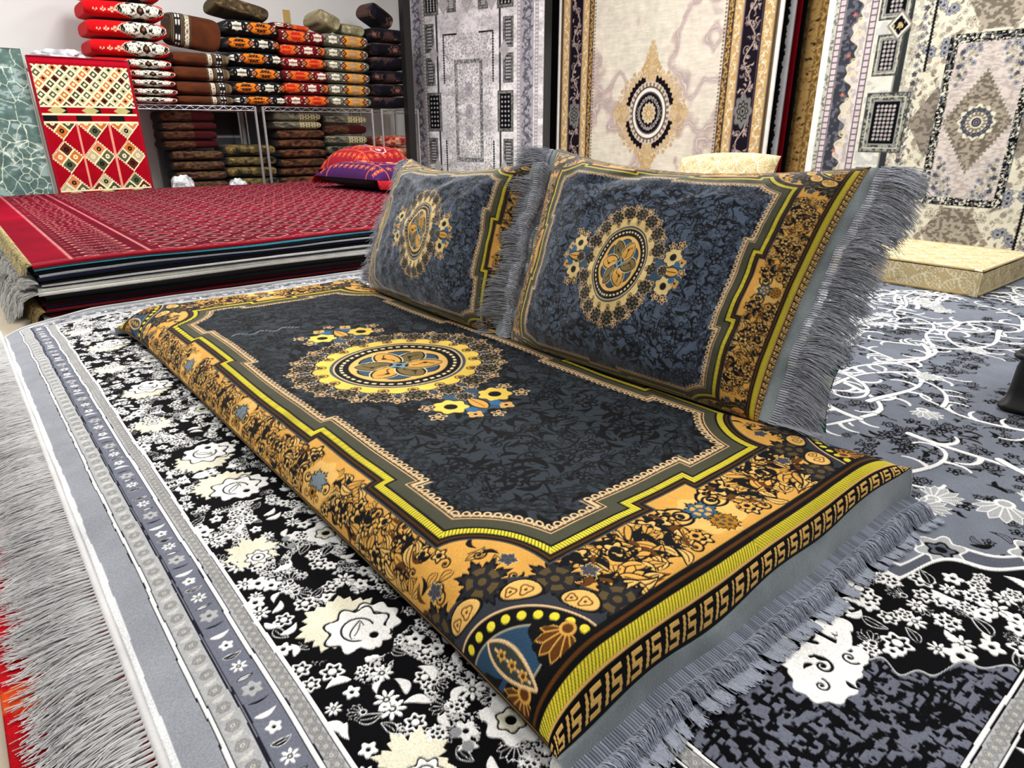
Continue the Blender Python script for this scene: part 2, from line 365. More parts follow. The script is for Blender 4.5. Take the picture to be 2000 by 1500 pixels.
def majlis(cv, HW, HL, p, seed=3):
    R = random.Random(seed); k = p['k']; S, E = p['S'], p['E']
    X = cv.X[None, :]; Y = cv.Y[:, None]; s = HW-np.abs(X)+0*Y; e = HL-np.abs(Y)+0*X
    cv.sy = [(1, 1, 0, 0), (-1, 1, 0, 0), (1, -1, 0, 0), (-1, -1, 0, 0)]
    # field of dark flowers
    cv.full(s*0-1, p['field']); FD = p['field']; K = p['dark']
    kinds = [palmette(K, FD, 7), rosette(6, K, FD, None, .3, .2), rosette(5, K, FD, K, .35, .25), leaf(K, FD, .4, .5), leaf(K, None, .3, .5), leaf(K, None, .25, .3), scroll(K, .09), serr(8, K, FD, K, .3, .2)]
    g = .025*p['mot']
    n1 = int(HW/g)+1; n2 = int(HL/g)+1
    for i in range(n1+1):
        for j in range(n2+1):
            x = (i+R.uniform(-.45, .45))*g; y = (j+R.uniform(-.45, .45))*g
            if HW-x < S or HL-y < E: continue
            q = R.random(); kd = kinds[R.choice((0, 0, 1, 2, 3, 4, 4, 4, 5, 5, 6, 7))]
            cv.motif(x, y, 1.45, kd, R.uniform(-3, 3), g*R.uniform(.45, .80))
            if R.random() < .85:
                P, _ = curl_line(x, y, R.uniform(0, 6.3), g*1.5, R.uniform(-60, 60)/p['mot'], 7); cv.line(P, g*.055, K)
    # fine filigree between the flowers
    w = fbm((np.abs(X)+0*Y)*52/p['mot'], (np.abs(Y)+0*X)*52/p['mot'], seed, 2); lm = (np.abs(w-.5) < p['fil']) & (vnoise((np.abs(X)+0*Y)*40, (np.abs(Y)+0*X)*40, 9) > .35)
    cv.C[lm] = K
    # stepped frame: f > 0 inside the field
    ac, ae, rs, re = p['arc']
    f = np.minimum(s-S, e-E)
    f = np.minimum(f, (np.sqrt(((s-ac)/rs)**2+((e-ae)/re)**2)-1)*min(rs, re))
    for (ec, h, b) in p['steps']: f = np.minimum(f, np.maximum(s-S-b, np.abs(e-ec)-h))
    f = np.minimum(f, np.maximum(e-E-p['eb'][1], np.abs(X)-p['eb'][0]))
    # faint key pattern around the field
    q = ((s*0+np.abs(Y))/(.012*k)).astype(int)+((np.abs(X))/(.012*k)).astype(int)
    band = np.maximum(.068*k-f, f-.098*k); cv.full(np.where(q % 2 == 0, band, 1), FD*.55+K*.45)
    medallion(cv, 0, 0, p['med'][0], p['med'][1], R, yc=p['yc'])
    # gold ground with black foliage
    cv.full(np.maximum(f+.014*k, 0*f-1)+0, GOLD)
    kb = [leaf(INK, GOLD2, .42, .5), leaf(INK, None, .3, .6), leaf(INK, GOLD, .5, .2), scroll(INK, .1), rosette(5, INK, GOLD2, INK, .35, .22), palmette(INK, GOLD, 5), leaf(BROWN, None, .3, .5)]
    sb = (p['side_in'], S-.016*k); wb = sb[1]-sb[0]
    y = 0.; stp = .0125*k
    while y < HL-p['arc'][1]-p['arc'][3]*.9:
        e0 = HL-y; blank = min([abs(e0-c) for c in p['ros']])
        if blank > .030*k or R.random() < .25:
            for _ in range(4+p.get('fd', 0)):
                kd = kb[R.choice((0, 0, 1, 1, 2, 3, 4, 5, 6))]
                cv.motif(HW-R.uniform(sb[0]+.1*wb, sb[1]+.0*wb), y+R.uniform(-.5, .5)*stp, 1.45, kd, R.uniform(-3, 3), wb*R.uniform(.15, .25))
        y += stp
    pal = serr(9, INK, c8(150, 140, 110), BLUE, .25, .12)
    for c in p['ros']:
        cx, cy = HW-(sb[0]+sb[1])/2, HL-c
        cv.motif(cx, cy, 1.3, rosette(8, GOLD, GOLD2, None, .15, .05), 0, wb*.62)
        for m in (-1, 1):
            cv.motif(cx, cy+m*wb*.42, 1.4, scroll(INK, .08), m*1.2, wb*.22); cv.motif(cx+wb*.3, cy+m*wb*.25, 1.4, scroll(BROWN, .1), m*2, wb*.15)
        cv.motif(cx-wb*.05, cy, 1.2, serr(7, INK, c8(120, 135, 145), None, .3, .1), .2, wb*.30, 1.25); cv.motif(cx+wb*.22, cy, 1.2, rosette(5, INK, OCHRE, INK, .3), .2, wb*.17)
    # end band
    eo, ei = p['gold_e']; we = ei-eo; cv.sy = [(1, 1, 0, 0), (-1, 1, 0, 0), (1, -1, 0, 0), (-1, -1, 0, 0)]
    x = we*.42
    while x < p['fol_a']:
        for _ in range(5+p.get('fd', 0)):
            cv.motif(x, HL-R.uniform(eo+.1*we, ei-.05*we), 1.45, kb[R.choice((0, 0, 1, 1, 2, 3, 4, 5, 6))], R.uniform(-3, 3), we*R.uniform(.13, .22))
        x += stp
    cv.motif(0, HL-(eo+ei)/2, 1.3, rosette(8, GOLD, GOLD2, None, .15, .03), 0, we*.5)
    for m in (-1, 1):
        cv.motif(m*we*.33, HL-(eo+.7*we), 1.4, scroll(INK, .09), m*1.2, we*.24); cv.motif(m*we*.55, HL-(eo+.3*we), 1.3, rosette(6, INK, GOLD, INK, .25), 0, we*.12)
    cv.motif(0, HL-(eo+.62*we), 1.2, serr(7, INK, BLUE, GOLD, .3, .08), .2, we*.27); cv.motif(0, HL-(eo+.27*we), 1.2, serr(6, INK, OCHRE, OLIVE, .25, .08), .2, we*.22)
    # corners: dark leaves, paisleys, dome
    for _ in range(70):
        s_ = R.uniform(sb[0], sb[1]+.05*k); e_ = R.uniform(eo, p['arc'][1]+p['arc'][3]*1.15)
        i_, j_ = np.searchsorted(cv.X, HW-s_), np.searchsorted(cv.Y, HL-e_)
        if f[min(j_, len(cv.Y)-1), min(i_, len(cv.X)-1)] < -.026*k: cv.motif(HW-s_, HL-e_, 1.45, kb[R.choice((0, 1, 2, 3, 4, 6))], R.uniform(-3, 3), .0135*k)
    ke = p['dome'][1]; T = lambda s_, e_: (HW-s_, HL-e_)
    ds, de = p['dome'][2], p['dome'][3]
    dome = (np.sqrt(np.clip((s-p['dome'][0])/ds, -3, 9)**2+((e-ke)/de)**2)-1)*min(ds, de)
    cz = np.maximum(dome-.045*k*p['cz'], -(e-ke))
    cv.full(np.maximum(cz, s-S*9), c8(50, 54, 62))
    lf = serr(8, INK, c8(34, 34, 38), c8(92, 76, 46), .34, .12); fb = serr(5, GOLD2, c8(52, 84, 112), BROWN, .3, .1)
    for i, th in enumerate(p['thetas']):
        rr = 1.0
        ds_, de_ = ds+.050*k*p['cz'], de+.050*k*p['cz']
        px, py = p['dome'][0]+math.sin(th)*ds_, ke+math.cos(th)*de_
        cv.motif(*T(px, py), 1.2, lf, th, .043*k)
        px, py = p['dome'][0]+math.sin(th+.18)*(ds_+.03*k), ke+math.cos(th+.18)*(de_+.034*k)
        cv.motif(*T(px, py), 1.2, fb, .4+th, .016*k)
    for th in p['thetas2']:
        px, py = p['dome'][0]+math.sin(th)*(ds+.022*k), ke+math.cos(th)*(de+.022*k)
        cv.motif(*T(px, py), 1.3, paisley(INK, GOLD2, BROWN), -th+PI*0, .033*k, .8)
    dm_ = np.maximum(dome, -(e-ke))
    for o, c in ((0, PINK), (-.003*k, INK), (-.026*k, PINK*.6+BLUE*.4), (-.029*k, c8(44, 74, 100))): cv.full(dm_-o, c)
    nd = 11
    for i in range(nd+3):
        th = (i-1)*PI/2/nd*1.1
        px, py = p['dome'][0]+math.sin(th)*(ds-.0145*k), ke+math.cos(th)*(de-.0145*k)
        if py > ke+.004 and px > -.02: cv.motif(*T(px, py), 1.2, lambda x, y: [(np.hypot(x, y)-1, YEL)], 0, .0062*k)
    sx, sy_ = p['dome'][0]+ds*.30, ke+de*.42
    for (a_, b_, r_, rot) in ((.62, .42, .018, .5), (.08, .55, .016, 2.), (.45, .12, .014, 1)):
        cv.motif(*T(p['dome'][0]+ds*a_, ke+de*b_), 1.4, leaf(INK, None, .45, .5), rot, r_*k)
    for o_ in (.06, .66):
        cv.motif(*T(p['dome'][0]+ds*o_, ke+de*.22), 1.3, rosette(9, INK, INK, None, .1), 0, .030*k)
        cv.motif(*T(p['dome'][0]+ds*o_, ke+de*.22), 1.3, palmette(GOLD, BROWN, 6), -PI/2+.35*(o_-.3), .030*k)
    cv.motif(*T(sx, sy_), 1.3, leaf(PINK, c8(54, 62, 58), .40, 0), PI/2, .046*k)
    for j in (-1, 0, 1): cv.motif(*T(sx, sy_+j*.019*k), 1.3, rosette(5, c8(54, 62, 58), GOLD, BROWN, .35, .1), .3, .0085*k)
    # frame lines, all following f
    tick_c = np.where(s-S < e-E, np.abs(Y)+0*X, np.abs(X)+0*Y); arcm = (np.sqrt(((s-ac)/rs)**2+((e-ae)/re)**2)-1)*min(rs, re) < np.minimum(s-S, e-E)
    tick_c = np.where(arcm, (s-e)*.75, tick_c)
    def bandf(a, b, c): cv.full(np.maximum(a*k-f, f-b*k), c)
    bandf(-.016, -.0125, c8(70, 70, 70)); bandf(-.0125, .0, INK); bandf(-.0085, -.004, BROWN*.8); bandf(0, .012, YEL)
    tk = np.abs((tick_c/(.0052*k)) % 1-.5)*.0052*k-.00065*k
    cv.full(np.maximum(np.maximum(-f, f-.012*k), tk), c8(70, 60, 10))
    bandf(.012, .0155, INK); bandf(.0155, .036, OLIVE); bandf(.036, .0385, PINK); bandf(.0385, .041, BROWN*.6)
    # lace loops
    pl = .0165*k; q = (tick_c/pl) % 1-.5
    rr = np.hypot(q*pl, (f-.0495*k))
    cv.full(np.maximum(.041*k-f, f-.046*k+.003*k*np.cos(q*2*PI)), PINK*.55+FD*.45)
    cv.full(np.abs(rr-.0052*k)-.0017*k, PINK); cv.full(np.hypot((np.abs(q)-.5)*pl, f-.0435*k)-.0026*k, PINK)
    # outer bands at the ends: dark lines, yellow stripe, greek key
    L = p['lines']
    for (a, b, c) in L: cv.full(np.maximum(a-e, e-b), c)
    y0, y1 = p['yel']; cv.full(np.maximum(y0-e, e-y1), YEL)
    tk = np.abs(((np.abs(X)+.5*e)/(.0056*k)) % 1-.5)*.0056*k-.0007*k; cv.full(np.maximum(np.maximum(y0-e, e-y1), tk), c8(70, 60, 10))
    k0, k1 = p['keyb']; cv.full(np.maximum(k0-e, e-k1), INK)
    ny_, nx_ = KEY.shape; cell = (k1-k0)/ny_
    r_ = np.clip(((k1-e)/cell).astype(int), 0, ny_-1); c_ = (np.floor(X/cell/p['keyx']+.35*r_+1000*nx_).astype(int)) % nx_
    m = (e > k0) & (e < k1) & (KEY[r_, c_] == 1)
    cv.C[m] = GOLD2
    # long edges
    si = p['side_in']
    cv.full(np.maximum(s-si, -(e-k1)), INK); cv.full(np.maximum(np.abs(s-si*.55)-si*.16, -(e-k1)), GOLD*.7)
    m = (s < -.004)
    if m.any():
        w = fbm(np.broadcast_to(X, s.shape)[m]*70+9, np.broadcast_to(Y, s.shape)[m]*60, 4)
        cc = np.where((np.abs(w-.5) < .05)[:, None], GOLD*.55, INK[None]); cv.C[m] = cc
        cv.full(np.maximum(np.abs(s+.012)-.0013, s), GOLD*.8)
BED_P = dict(yc=c8(240, 206, 92), fd=2, fil=.018, k=1., mot=1.45, S=.106, E=.222, field=c8(47, 55, 62), dark=c8(7, 8, 11), arc=(.05, .222, .145, .143), steps=[(.667, .122, .02), (1.056, .0, -.02)], eb=(.065, .022),
    med=(.25, 1.0), side_in=.008, ros=(.667, 1.056), gold_e=(.090, .206), fol_a=.26, keyx=.62, dome=(.0, .075, .150, .140), cz=1.0, thetas=(.02, .5, .98, 1.42), thetas2=(.25, .74, 1.2),
    lines=[(.070, .090, INK), (.078, .083, BROWN), (.0475, .052, GOLD2)], yel=(.052, .070), keyb=(-.001, .0475))
PIL_P = dict(yc=c8(230, 204, 138), fd=4, fil=.035, k=.62, mot=.85, S=.045, E=.088, field=c8(78, 92, 112), dark=c8(8, 10, 18), arc=(.020, .088, .068, .068), steps=[(.25, .075, .011)], eb=(.07, .012),
    med=(.148, .70), side_in=.006, ros=(.25,), gold_e=(.024, .079), fol_a=.21, keyx=.8, dome=(.0, .018, .056, .058), cz=1.0, thetas=(.02, .5, .98, 1.42), thetas2=(.25, .74, 1.2),
    lines=[(.017, .025, INK), (.020, .0225, BROWN), (.008, .0095, GOLD2)], yel=(.0095, .017), keyb=(-.006, .008))
# ------------------------------------------------------------------ other rug and cushion designs
WHT = c8(246, 246, 244); IVO = c8(232, 228, 205)
def speck(cv, mask, sx, sy, c, seed, lo=.5, amt=1.0):
    """small blotched weave: recolour where smooth noise is high"""
    ys, xs = np.where(mask)
    if len(ys) == 0: return
    w = fbm(cv.X[xs]*sx, cv.Y[ys]*sy, seed, 2)
    a = np.clip((w-lo)*14, 0, 1)[:, None]*amt
    cv.C[ys, xs] = cv.C[ys, xs]*(1-a)+np.asarray(c)*a
def big_rug(cv):
    """grey rug with black flowered border, white tendrils"""
    R = random.Random(21); X = cv.X[None, :]; Y = cv.Y[:, None]
    U0, V0, U1, V1 = .045, -.37, 4.35, 2.98; ox, oy = (U0+U1)/2, (V0+V1)/2
    GR = c8(128, 132, 142); LG = c8(176, 178, 180); DG = c8(92, 96, 108); K = c8(6, 6, 9)
    wob = .0035*(fbm(X*9+0*Y, Y*9+0*X, 5)-.5)*2
    q = np.minimum(np.minimum(X-U0+0*Y, Y-V0+0*X), np.minimum(U1-X+0*Y, V1-Y+0*X))+wob
    cv.full(q*0-1, c8(118, 124, 136))
    m = q > .435; n = fbm(X*3+0*Y, Y*3+0*X, 8)
    cv.C[:] = cv.C*(.86+.28*n[..., None])
    cv.sy = [(1, 1, 0, 0), (-1, 1, ox, oy), (1, -1, ox, oy), (-1, -1, ox, oy)]
    # ---- centre: black sprigs, white tendrils
    fu, fv = np.minimum(X, 2*ox-X)-.507+0*Y, np.minimum(Y, 2*oy-Y)-.094+0*X
    t = fu+fv
    sprig = [leaf(K, None, .3, .4), rosette(5, K, GR, K, .4, .3), leaf(K, GR, .35, .5), rosette(6, K, GR, None, .3, .22), leaf(K, None, .2, -.4)]
    def clump(cx, cy, rad, n, kinds, s0, s1):
        for _ in range(n):
            a = R.uniform(0, 6.28); r = rad*R.random()**.5
            cv.motif(cx+r*math.cos(a), cy+r*math.sin(a), 1.45, kinds[R.randrange(len(kinds))], R.uniform(-3, 3), R.uniform(s0, s1))
    for i in range(300):
        x = R.uniform(.8, ox); y = R.uniform(.1, oy)
        if (x-.507)+(y-.094) < .74: continue
        clump(x, y, .045, 6, sprig, .009, .021)
    def tendril(x, y, a, L, w, dep):
        P, a2 = curl_line(x, y, a, L, R.choice((-1, 1))*R.uniform(1, 5), 16, R.choice((-1, 1))*R.uniform(3, 12))
        ww = np.linspace(w, w*.5, len(P)); cv.line(P, ww+.0028, c8(80, 84, 96)); cv.line(P, ww, WHT)
        e, b = P[-1], a2
        Q, _ = curl_line(e[0], e[1], b, L*.45, R.choice((-1, 1))*16, 12, 40*R.choice((-1, 1))); cv.line(Q, np.linspace(w*.6, w*.4, len(Q)), WHT)
        for f in (.3, .6, .85):
            k = int(f*(len(P)-1)); s_ = R.choice((-1, 1))
            Q, _ = curl_line(P[k][0], P[k][1], a+s_*.9, L*.3, s_*12, 10, s_*34); cv.line(Q, np.linspace(w*.8, w*.35, len(Q)), WHT)
        if dep and R.random() < .95: tendril(e[0], e[1], b+R.uniform(-.9, .9), L*.8, w*.85, dep-1)
    for i in range(34):
        x = R.uniform(.9, ox); y = R.uniform(.1, oy)
        if (x-.507)+(y-.094) < .86: continue
        tendril(x, y, R.uniform(0, 6.28), .26, .0085, 2)
    for i in range(26):
        x = R.uniform(1.1, ox); y = R.uniform(.2, oy)
        if (x-.507)+(y-.094) < .9: continue
        cv.motif(x, y, 1.4, palmette(WHT, LG, 7), R.uniform(-3, 3), R.uniform(.03, .05))
    # ---- black flowered zone between the corner fan and the centre
    th = np.arctan2(fv, fu)
    b2 = .70+.055*np.abs(np.sin(th*9))+.02*np.sin(th*31); b1 = .415+.02*np.sin(th*17)+.01*np.sin(th*53)
    cv.full(np.maximum(t-b2-.05, -fu)*.7, DG); cv.full(np.abs(t-b2-.05)*.7-.0035, WHT)
    for i in range(9):
        a = (i+.5)/9*PI/2; rr = .80/(math.cos(a)+math.sin(a))
        cv.motif(.507+rr*math.cos(a), .094+rr*math.sin(a), 1.3, rosette(6, WHT, LG, K, .3, .1), a, .05, .8)
        cv.motif(.507+rr*math.cos(a), .094+rr*math.sin(a), 1.3, rosette(5, K, DG, K, .3, .2), a, .026)
    cv.full((t-b2)*.7, K); cv.full(np.abs(t-b2)*.7-.0045, WHT)
    fl = [rosette(5, WHT, WHT, K, .35, .1), daisy(8, WHT, K), leaf(WHT, None, .4, .4), serr(6, WHT, WHT, K, .3, .1), leaf(WHT, K, .5, .2), rosette(6, WHT, K, WHT, .3, .28), palmette(WHT, K, 6)]
    g = .030
    for i in range(int(.75/g)+1):
        for j in range(int(.75/g)+1):
            x = .507+(i+R.uniform(-.4, .4))*g; y = .094+(j+R.uniform(-.4, .4))*g; tt = x-.507+y-.094
            if .44 < tt < .70: cv.motif(x, y, 1.45, fl[R.randrange(7)], R.uniform(-3, 3), g*R.uniform(.45, .75))
    # ---- corner fan
    cv.full(np.maximum((t-b1)*.7, -np.minimum(fu, fv)), c8(104, 108, 122)); fan = (t < b1) & (fu > 0) & (fv > 0)
    speck(cv, fan, 150, 100, K, 31, .52); speck(cv, fan, 60, 190, K, 37, .58)
    cv.full(np.maximum(np.abs(t-b1)*.7-.002, -np.minimum(fu, fv)), c8(180, 182, 186))
    # white scrolled palmette at the edge of the fan
    cx, cy = .750, .292
    for (a_, b_, r_, as_) in ((0, 0, .058, 1.25), (-.03, -.04, .05, .8), (.03, -.045, .03, .8)): cv.motif(cx+a_, cy+b_, 1.3, rosette(9, WHT, WHT, WHT, .12, .1), 0, r_, as_)
    for (a_, b_, r_, rot) in ((-.028, .030, .024, .5), (.022, .020, .022, 2.4), (-.012, -.030, .020, 4.), (.030, -.045, .014, 1.), (-.045, -.045, .013, 3.)): cv.motif(cx+a_, cy+b_, 1.4, scroll(K, .11), rot, r_)
    for (a_, b_, ro, L_, k_) in ((-.052, .052, -.9, .07, 22), (.0, .062, -.9, .07, -24), (.045, .02, -1.9, .06, 24)):
        P, _ = curl_line(cx+a_, cy+b_, ro, L_, k_, 14, -k_); cv.line(P, .0034, K)
    for k in range(14): cv.motif(cx+R.uniform(-.05, .045), cy+R.uniform(-.075, .06), 1.4, leaf(K, None, .35, .3), R.uniform(-3, 3), .009)
    P, _ = curl_line(cx+.045, cy-.03, .2, .09, 10, 12, 45); cv.line(P, .009, WHT)
    # ---- border zone: black ground, flowers, grey speckled vine
    cv.full(q-.435, K)if False else None
    bm = (q < .440) & (q > .160); cv.C[bm] = K
    per = .5
    def strip(kind):  # kind 0: along v at left, 1: along u at the near side
        n = 8 if kind == 0 else 9
        T = (lambda a, b: (U0+a, b)) if kind == 0 else (lambda a, b: (b, V0+a))
        lim = (V0, oy) if kind == 0 else (U0, ox)
        def M_(a, b, r, fn, rot, sc, asp=1.):
            if b > lim[1]+.03 or b < lim[0]+a-.02: return
            x, y = T(a, b); cv.motif(x, y, r, fn, rot if kind == 0 else PI/2-rot, sc, asp)
        ph = .22
        vs = np.arange(lim[0]+.1, lim[1]+.02, .008)
        P = np.array([T(.27+.062*math.sin((b-ph)*2*PI/per*.5*1.0), b) for b in vs]); mark = c8(131, 130, 129)
        cv.line(P, .0125, mark, 5.)
        bs = [b for b in np.arange(ph-1.5, lim[1]+.3, per/2)]
        for i, b in enumerate(bs):
            for s_ in (-1, 1):
                if lim[0] < b < lim[1]:
                    x, y = T(.29+s_*.04, b+.1*s_); Pq, _ = curl_line(x, y, R.uniform(0, 6), .17, 18*s_, 12, 30*s_); cv.line(Pq, np.linspace(.010, .004, len(Pq)), mark, 5.)
                    for _ in range(3): M_(.29+s_*R.uniform(.01, .07), b+R.uniform(-.12, .12), 1.4, lambda x, y: [(d_, mark, 5.) for d_ in (leaf(mark, None, .42, .5)(x, y)[0][0],)], R.uniform(-3, 3), .028)
        g = .0265
        for i in range(int(.28/g)+1):
            for j in range(int((lim[1]-lim[0])/g)+2):
                a = .172+(i+R.uniform(-.4, .4))*g; b = lim[0]+(j+R.uniform(-.4, .4))*g
                if a > .43 or R.random() < .08: continue
                M_(a, b, 1.45, fl[R.choice((0, 1, 2, 2, 3, 4, 5, 6))], R.uniform(-3, 3), g*R.uniform(.40, .66))
        for i, b in enumerate(bs):
            if i % 2 == 0:   # large palmette with an ivory leaf beside it
                M_(.262, b, 1.3, rosette(9, K, K, None, .15, .02), 0, .078); M_(.250, b+.018, 1.3, serr(7, IVO, IVO, None, .16, .02), .3, .062, .9); M_(.285, b-.01, 1.3, rosette(9, K, WHT, None, .16, .07), 0, .045)
                M_(.262, b-.012, 1.3, rosette(8, K, WHT, None, .22, .07), 0, .050); M_(.262, b-.012, 1.3, leaf(K, WHT, .5, .2), .8, .019); M_(.275, b-.035, 1.3, rosette(7, WHT, WHT, K, .3, .1), 0, .026)
            else:
                M_(.212, b+.01, 1.3, serr(8, IVO, IVO, None, .3, .02), 0, .046, 1.1); M_(.215, b-.01, 1.3, rosette(7, K, WHT, None, .25, .1), .4, .022)
                M_(.335, b-.015, 1.3, rosette(8, WHT, WHT, None, .18, .08), 0, .040); M_(.330, b-.015, 1.3, rosette(6, K, IVO, K, .2, .12), 0, .020)
                for d_ in (-.012, .012): M_(.27, b+d_, 1.2, lambda x, y: [(np.hypot(x, y)-1, c8(150, 152, 156), 0.)], 0, .007)
    strip(0); strip(1)
    # speckle the vine
    mk = cv.Z > 2.5; ys, xs = np.where(mk)
    w = vnoise(cv.X[xs]*420+cv.Y[ys]*160, cv.Y[ys]*420-cv.X[xs]*90, 3)
    cv.C[ys, xs] = np.where((w > .47)[:, None], c8(205, 205, 205), K)
    # ---- guard stripes
    def st(a, b, c): m_ = (q >= a) & (q < b); cv.C[m_] = c
    for (a, b, c) in ((.435, .4375, WHT), (.4375, .4395, K), (.4395, .458, LG), (.458, .460, K), (.460, .4645, WHT), (.4645, .4665, K)): st(a, b, c)
    st(-1, .052, c8(150, 154, 162)); st(.052, .0535, c8(30, 32, 44)); st(.0535, .058, WHT); st(.058, .0595, c8(30, 32, 44)); st(.0595, .087, LG)
    st(.087, .0895, c8(30, 32, 44)); st(.0895, .0905, GR); st(.0905, .0925, c8(30, 32, 44)); st(.0925, .129, c8(112, 116, 130)); st(.129, .1305, c8(30, 32, 44)); st(.1305, .136, WHT); st(.136, .1375, c8(30, 32, 44))
    st(.1375, .156, LG); st(.156, .1572, c8(40, 42, 52)); st(.1572, .163, WHT)
    def rowm(a, step, fns, sc, jit=0):
        for kind in (0, 1):
            lim = (V0+a, oy) if kind == 0 else (U0+a, ox); n = int((lim[1]-lim[0])/step)
            for i in range(n+1):
                b = lim[0]+i*step; f, rot, s_ = fns[i % len(fns)]
                cv.motif(*((U0+a, b) if kind == 0 else (b, V0+a)), 1.4, f, rot+(PI/2 if kind else 0), s_*sc)
    bead = rosette(6, c8(140, 140, 140), c8(214, 214, 205), None, .1, .35); bar = leaf(WHT, None, .22, 0)
    rowm(.0735, .017, [(bead, 0, 1), (leaf(c8(205, 205, 200), None, .4, .3), .2, 1.)], .0092); rowm(.147, .0145, [(bead, 0, 1)], .0085); rowm(.449, .0145, [(bead, 0, 1)], .0085)
    mfn = [(leaf(WHT, K, .4, .2), 0, 1), (rosette(5, WHT, WHT, K, .3, .1), .3, .8), (leaf(WHT, None, .3, .3), .1, 1.1), (leaf(K, None, .12, .2), 0, 1.), (rosette(6, LG, LG, c8(90, 90, 96), .3, .15), .3, 1.1), (leaf(K, WHT, .35, 0), .1, .9), (daisy(7, WHT, K), .3, .9)]
    rowm(.1105, .0245, mfn, .0125)
    st(-1, .013, c8(226, 228, 230))
def red_rug(cv, x0, y0, x1):
    """crimson rug with rows of guls, a plain end and a dashed border"""
    X = cv.X[None, :]; Y = cv.Y[:, None]; x = X-x0+0*Y; y = Y-y0+0*X
    RD = c8(128, 2, 30); DK = c8(66, 3, 22); CR = c8(206, 146, 136); MR = c8(64, 16, 26)
    cv.full(x*0-1, RD); fieldm = (x > .13); cv.C[fieldm] = DK*.6+RD*.4
    n = fbm(x*4, y*2.4, 3)[..., None]; cv.C[:] *= .8+.45*n
    for a in (.128, .40):
        cv.full(np.maximum(np.abs(x-a)-.006, np.abs((y/.03) % 1-.5)*.03-.010)+0, CR)
    # band with a zigzag tendril
    bm = (x > .135) & (x < .39); px = .125
    for ph in (0, .5):
        w = (y/.16+ph) % 1; xx = .262+.085*np.sin(w*2*PI); cv.full(np.where(bm, np.abs(x-xx)-.005, 1), CR)
    dm = np.maximum(np.abs((x/.062) % 1-.5)*.062-.009, np.abs((y/.075) % 1-.5)*.075-.004); cv.full(np.where(bm, dm, 1), CR*.8+RD*.2)
    # guls
    pw, ph_ = .205, .175
    gx = (x-.42)/pw; gy = y/ph_
    def gul(offx, offy, s, fancy):
        a = ((gx+offx) % 1-.5)*pw; b = ((gy+offy) % 1-.5)*ph_
        d = (np.abs(a)/(pw*.42*s)+np.abs(b)/(ph_*.44*s)-1)*.05
        d2 = np.maximum(d, (np.abs(a)-pw*.33*s))
        m = x > .43
        cv.full(np.where(m, d2, 1), MR if fancy else DK); cv.full(np.where(m, np.abs(d2)-.0028, 1), CR)
        if fancy:
            cv.full(np.where(m, np.abs(d2+.014)-.0015, 1), CR*.5+RD*.5); cv.full(np.where(m, np.hypot(a, b)-.012, 1), CR*.8+RD*.2)
        else: cv.full(np.where(m, np.maximum(np.abs(a)-.020, np.abs(b)-.003), 1), CR); cv.full(np.where(m, np.maximum(np.abs(a)-.004, np.abs(b)-.016), 1), CR)
    gul(0, 0, 1., True); gul(.5, .5, .62, False)
    dm = np.maximum(np.abs(((x-.43)/.04) % 1-.5)*.04-.008, np.abs(((y+.02*np.floor(x/.04))/.06) % 1-.5)*.06-.003)
    cv.full(np.where((x > .43) & (vnoise(x*25, y*17, 4) > .85), dm, 1), CR*.75+RD*.25)
    cv.full(y-.012, RD); cv.full(np.abs(y-.03)-.004, CR*.5+RD*.5)
def vine_band(cv, xa, xb, ground, line, fill, per, seed=0, horiz=False, flower=None):
    """scrolled vine band between xa and xb running in y (or in x if horiz)"""
    R = random.Random(seed); c = (xa+xb)/2; w = (xb-xa)
    ax = cv.Y if horiz is False else cv.X
    X = cv.X[None, :]+0*cv.Y[:, None]; Y = cv.Y[:, None]+0*cv.X[None, :]
    a = X if not horiz else Y
    cv.full(np.abs(a-c)-w/2, ground)
    T = (lambda p, q: (p, q)) if not horiz else (lambda p, q: (q, p))
    b = ax[0]; i = 0
    ts = np.arange(ax[0], ax[-1], per/12)
    cv.line([T(c+w*.24*math.sin(t*2*PI/per), t) for t in ts], w*.035, line)
    while b < ax[-1]:
        s = 1 if i % 2 else -1
        cv.motif(*T(c+s*w*.12, b), 1.4, scroll(line, .09), R.uniform(-3, 3), w*.26)
        cv.motif(*T(c-s*w*.26, b+per*.1), 1.4, flower or rosette(6, line, fill, line, .3, .2), R.uniform(-3, 3), w*.15)
        for _ in range(8): cv.motif(*T(c+R.uniform(-.42, .42)*w, b+R.uniform(-.25, .25)*per), 1.4, leaf(line, fill if R.random() < .5 else None, .36, .5), R.uniform(-3, 3), w*.13)
        b += per/2; i += 1
def frame_rect(cv, cx, cy, hw, hh, th, c, c_line=None, ll=.004):
    X = cv.X[None, :]; Y = cv.Y[:, None]; d = np.maximum(np.abs(X-cx)-hw, np.abs(Y-cy)-hh)
    cv.full(np.maximum(d, -d-th), c)
    if c_line is not None: cv.full(np.abs(d)-ll, c_line); cv.full(np.abs(d+th)-ll, c_line)
    return d
def scatter(cv, cond, g, kinds, R, s0=.4, s1=.7, x0=None, x1=None, y0=None, y1=None, p=1.):
    x0 = cv.X[0] if x0 is None else x0; x1 = cv.X[-1] if x1 is None else x1; y0 = cv.Y[0] if y0 is None else y0; y1 = cv.Y[-1] if y1 is None else y1
    for i in range(int((x1-x0)/g)+1):
        for j in range(int((y1-y0)/g)+1):
            x = x0+(i+R.uniform(0, 1))*g; y = y0+(j+R.uniform(0, 1))*g
            if R.random() < p and cond(x, y): cv.motif(x, y, 1.45, kinds[R.randrange(len(kinds))], R.uniform(-3, 3), g*R.uniform(s0, s1))
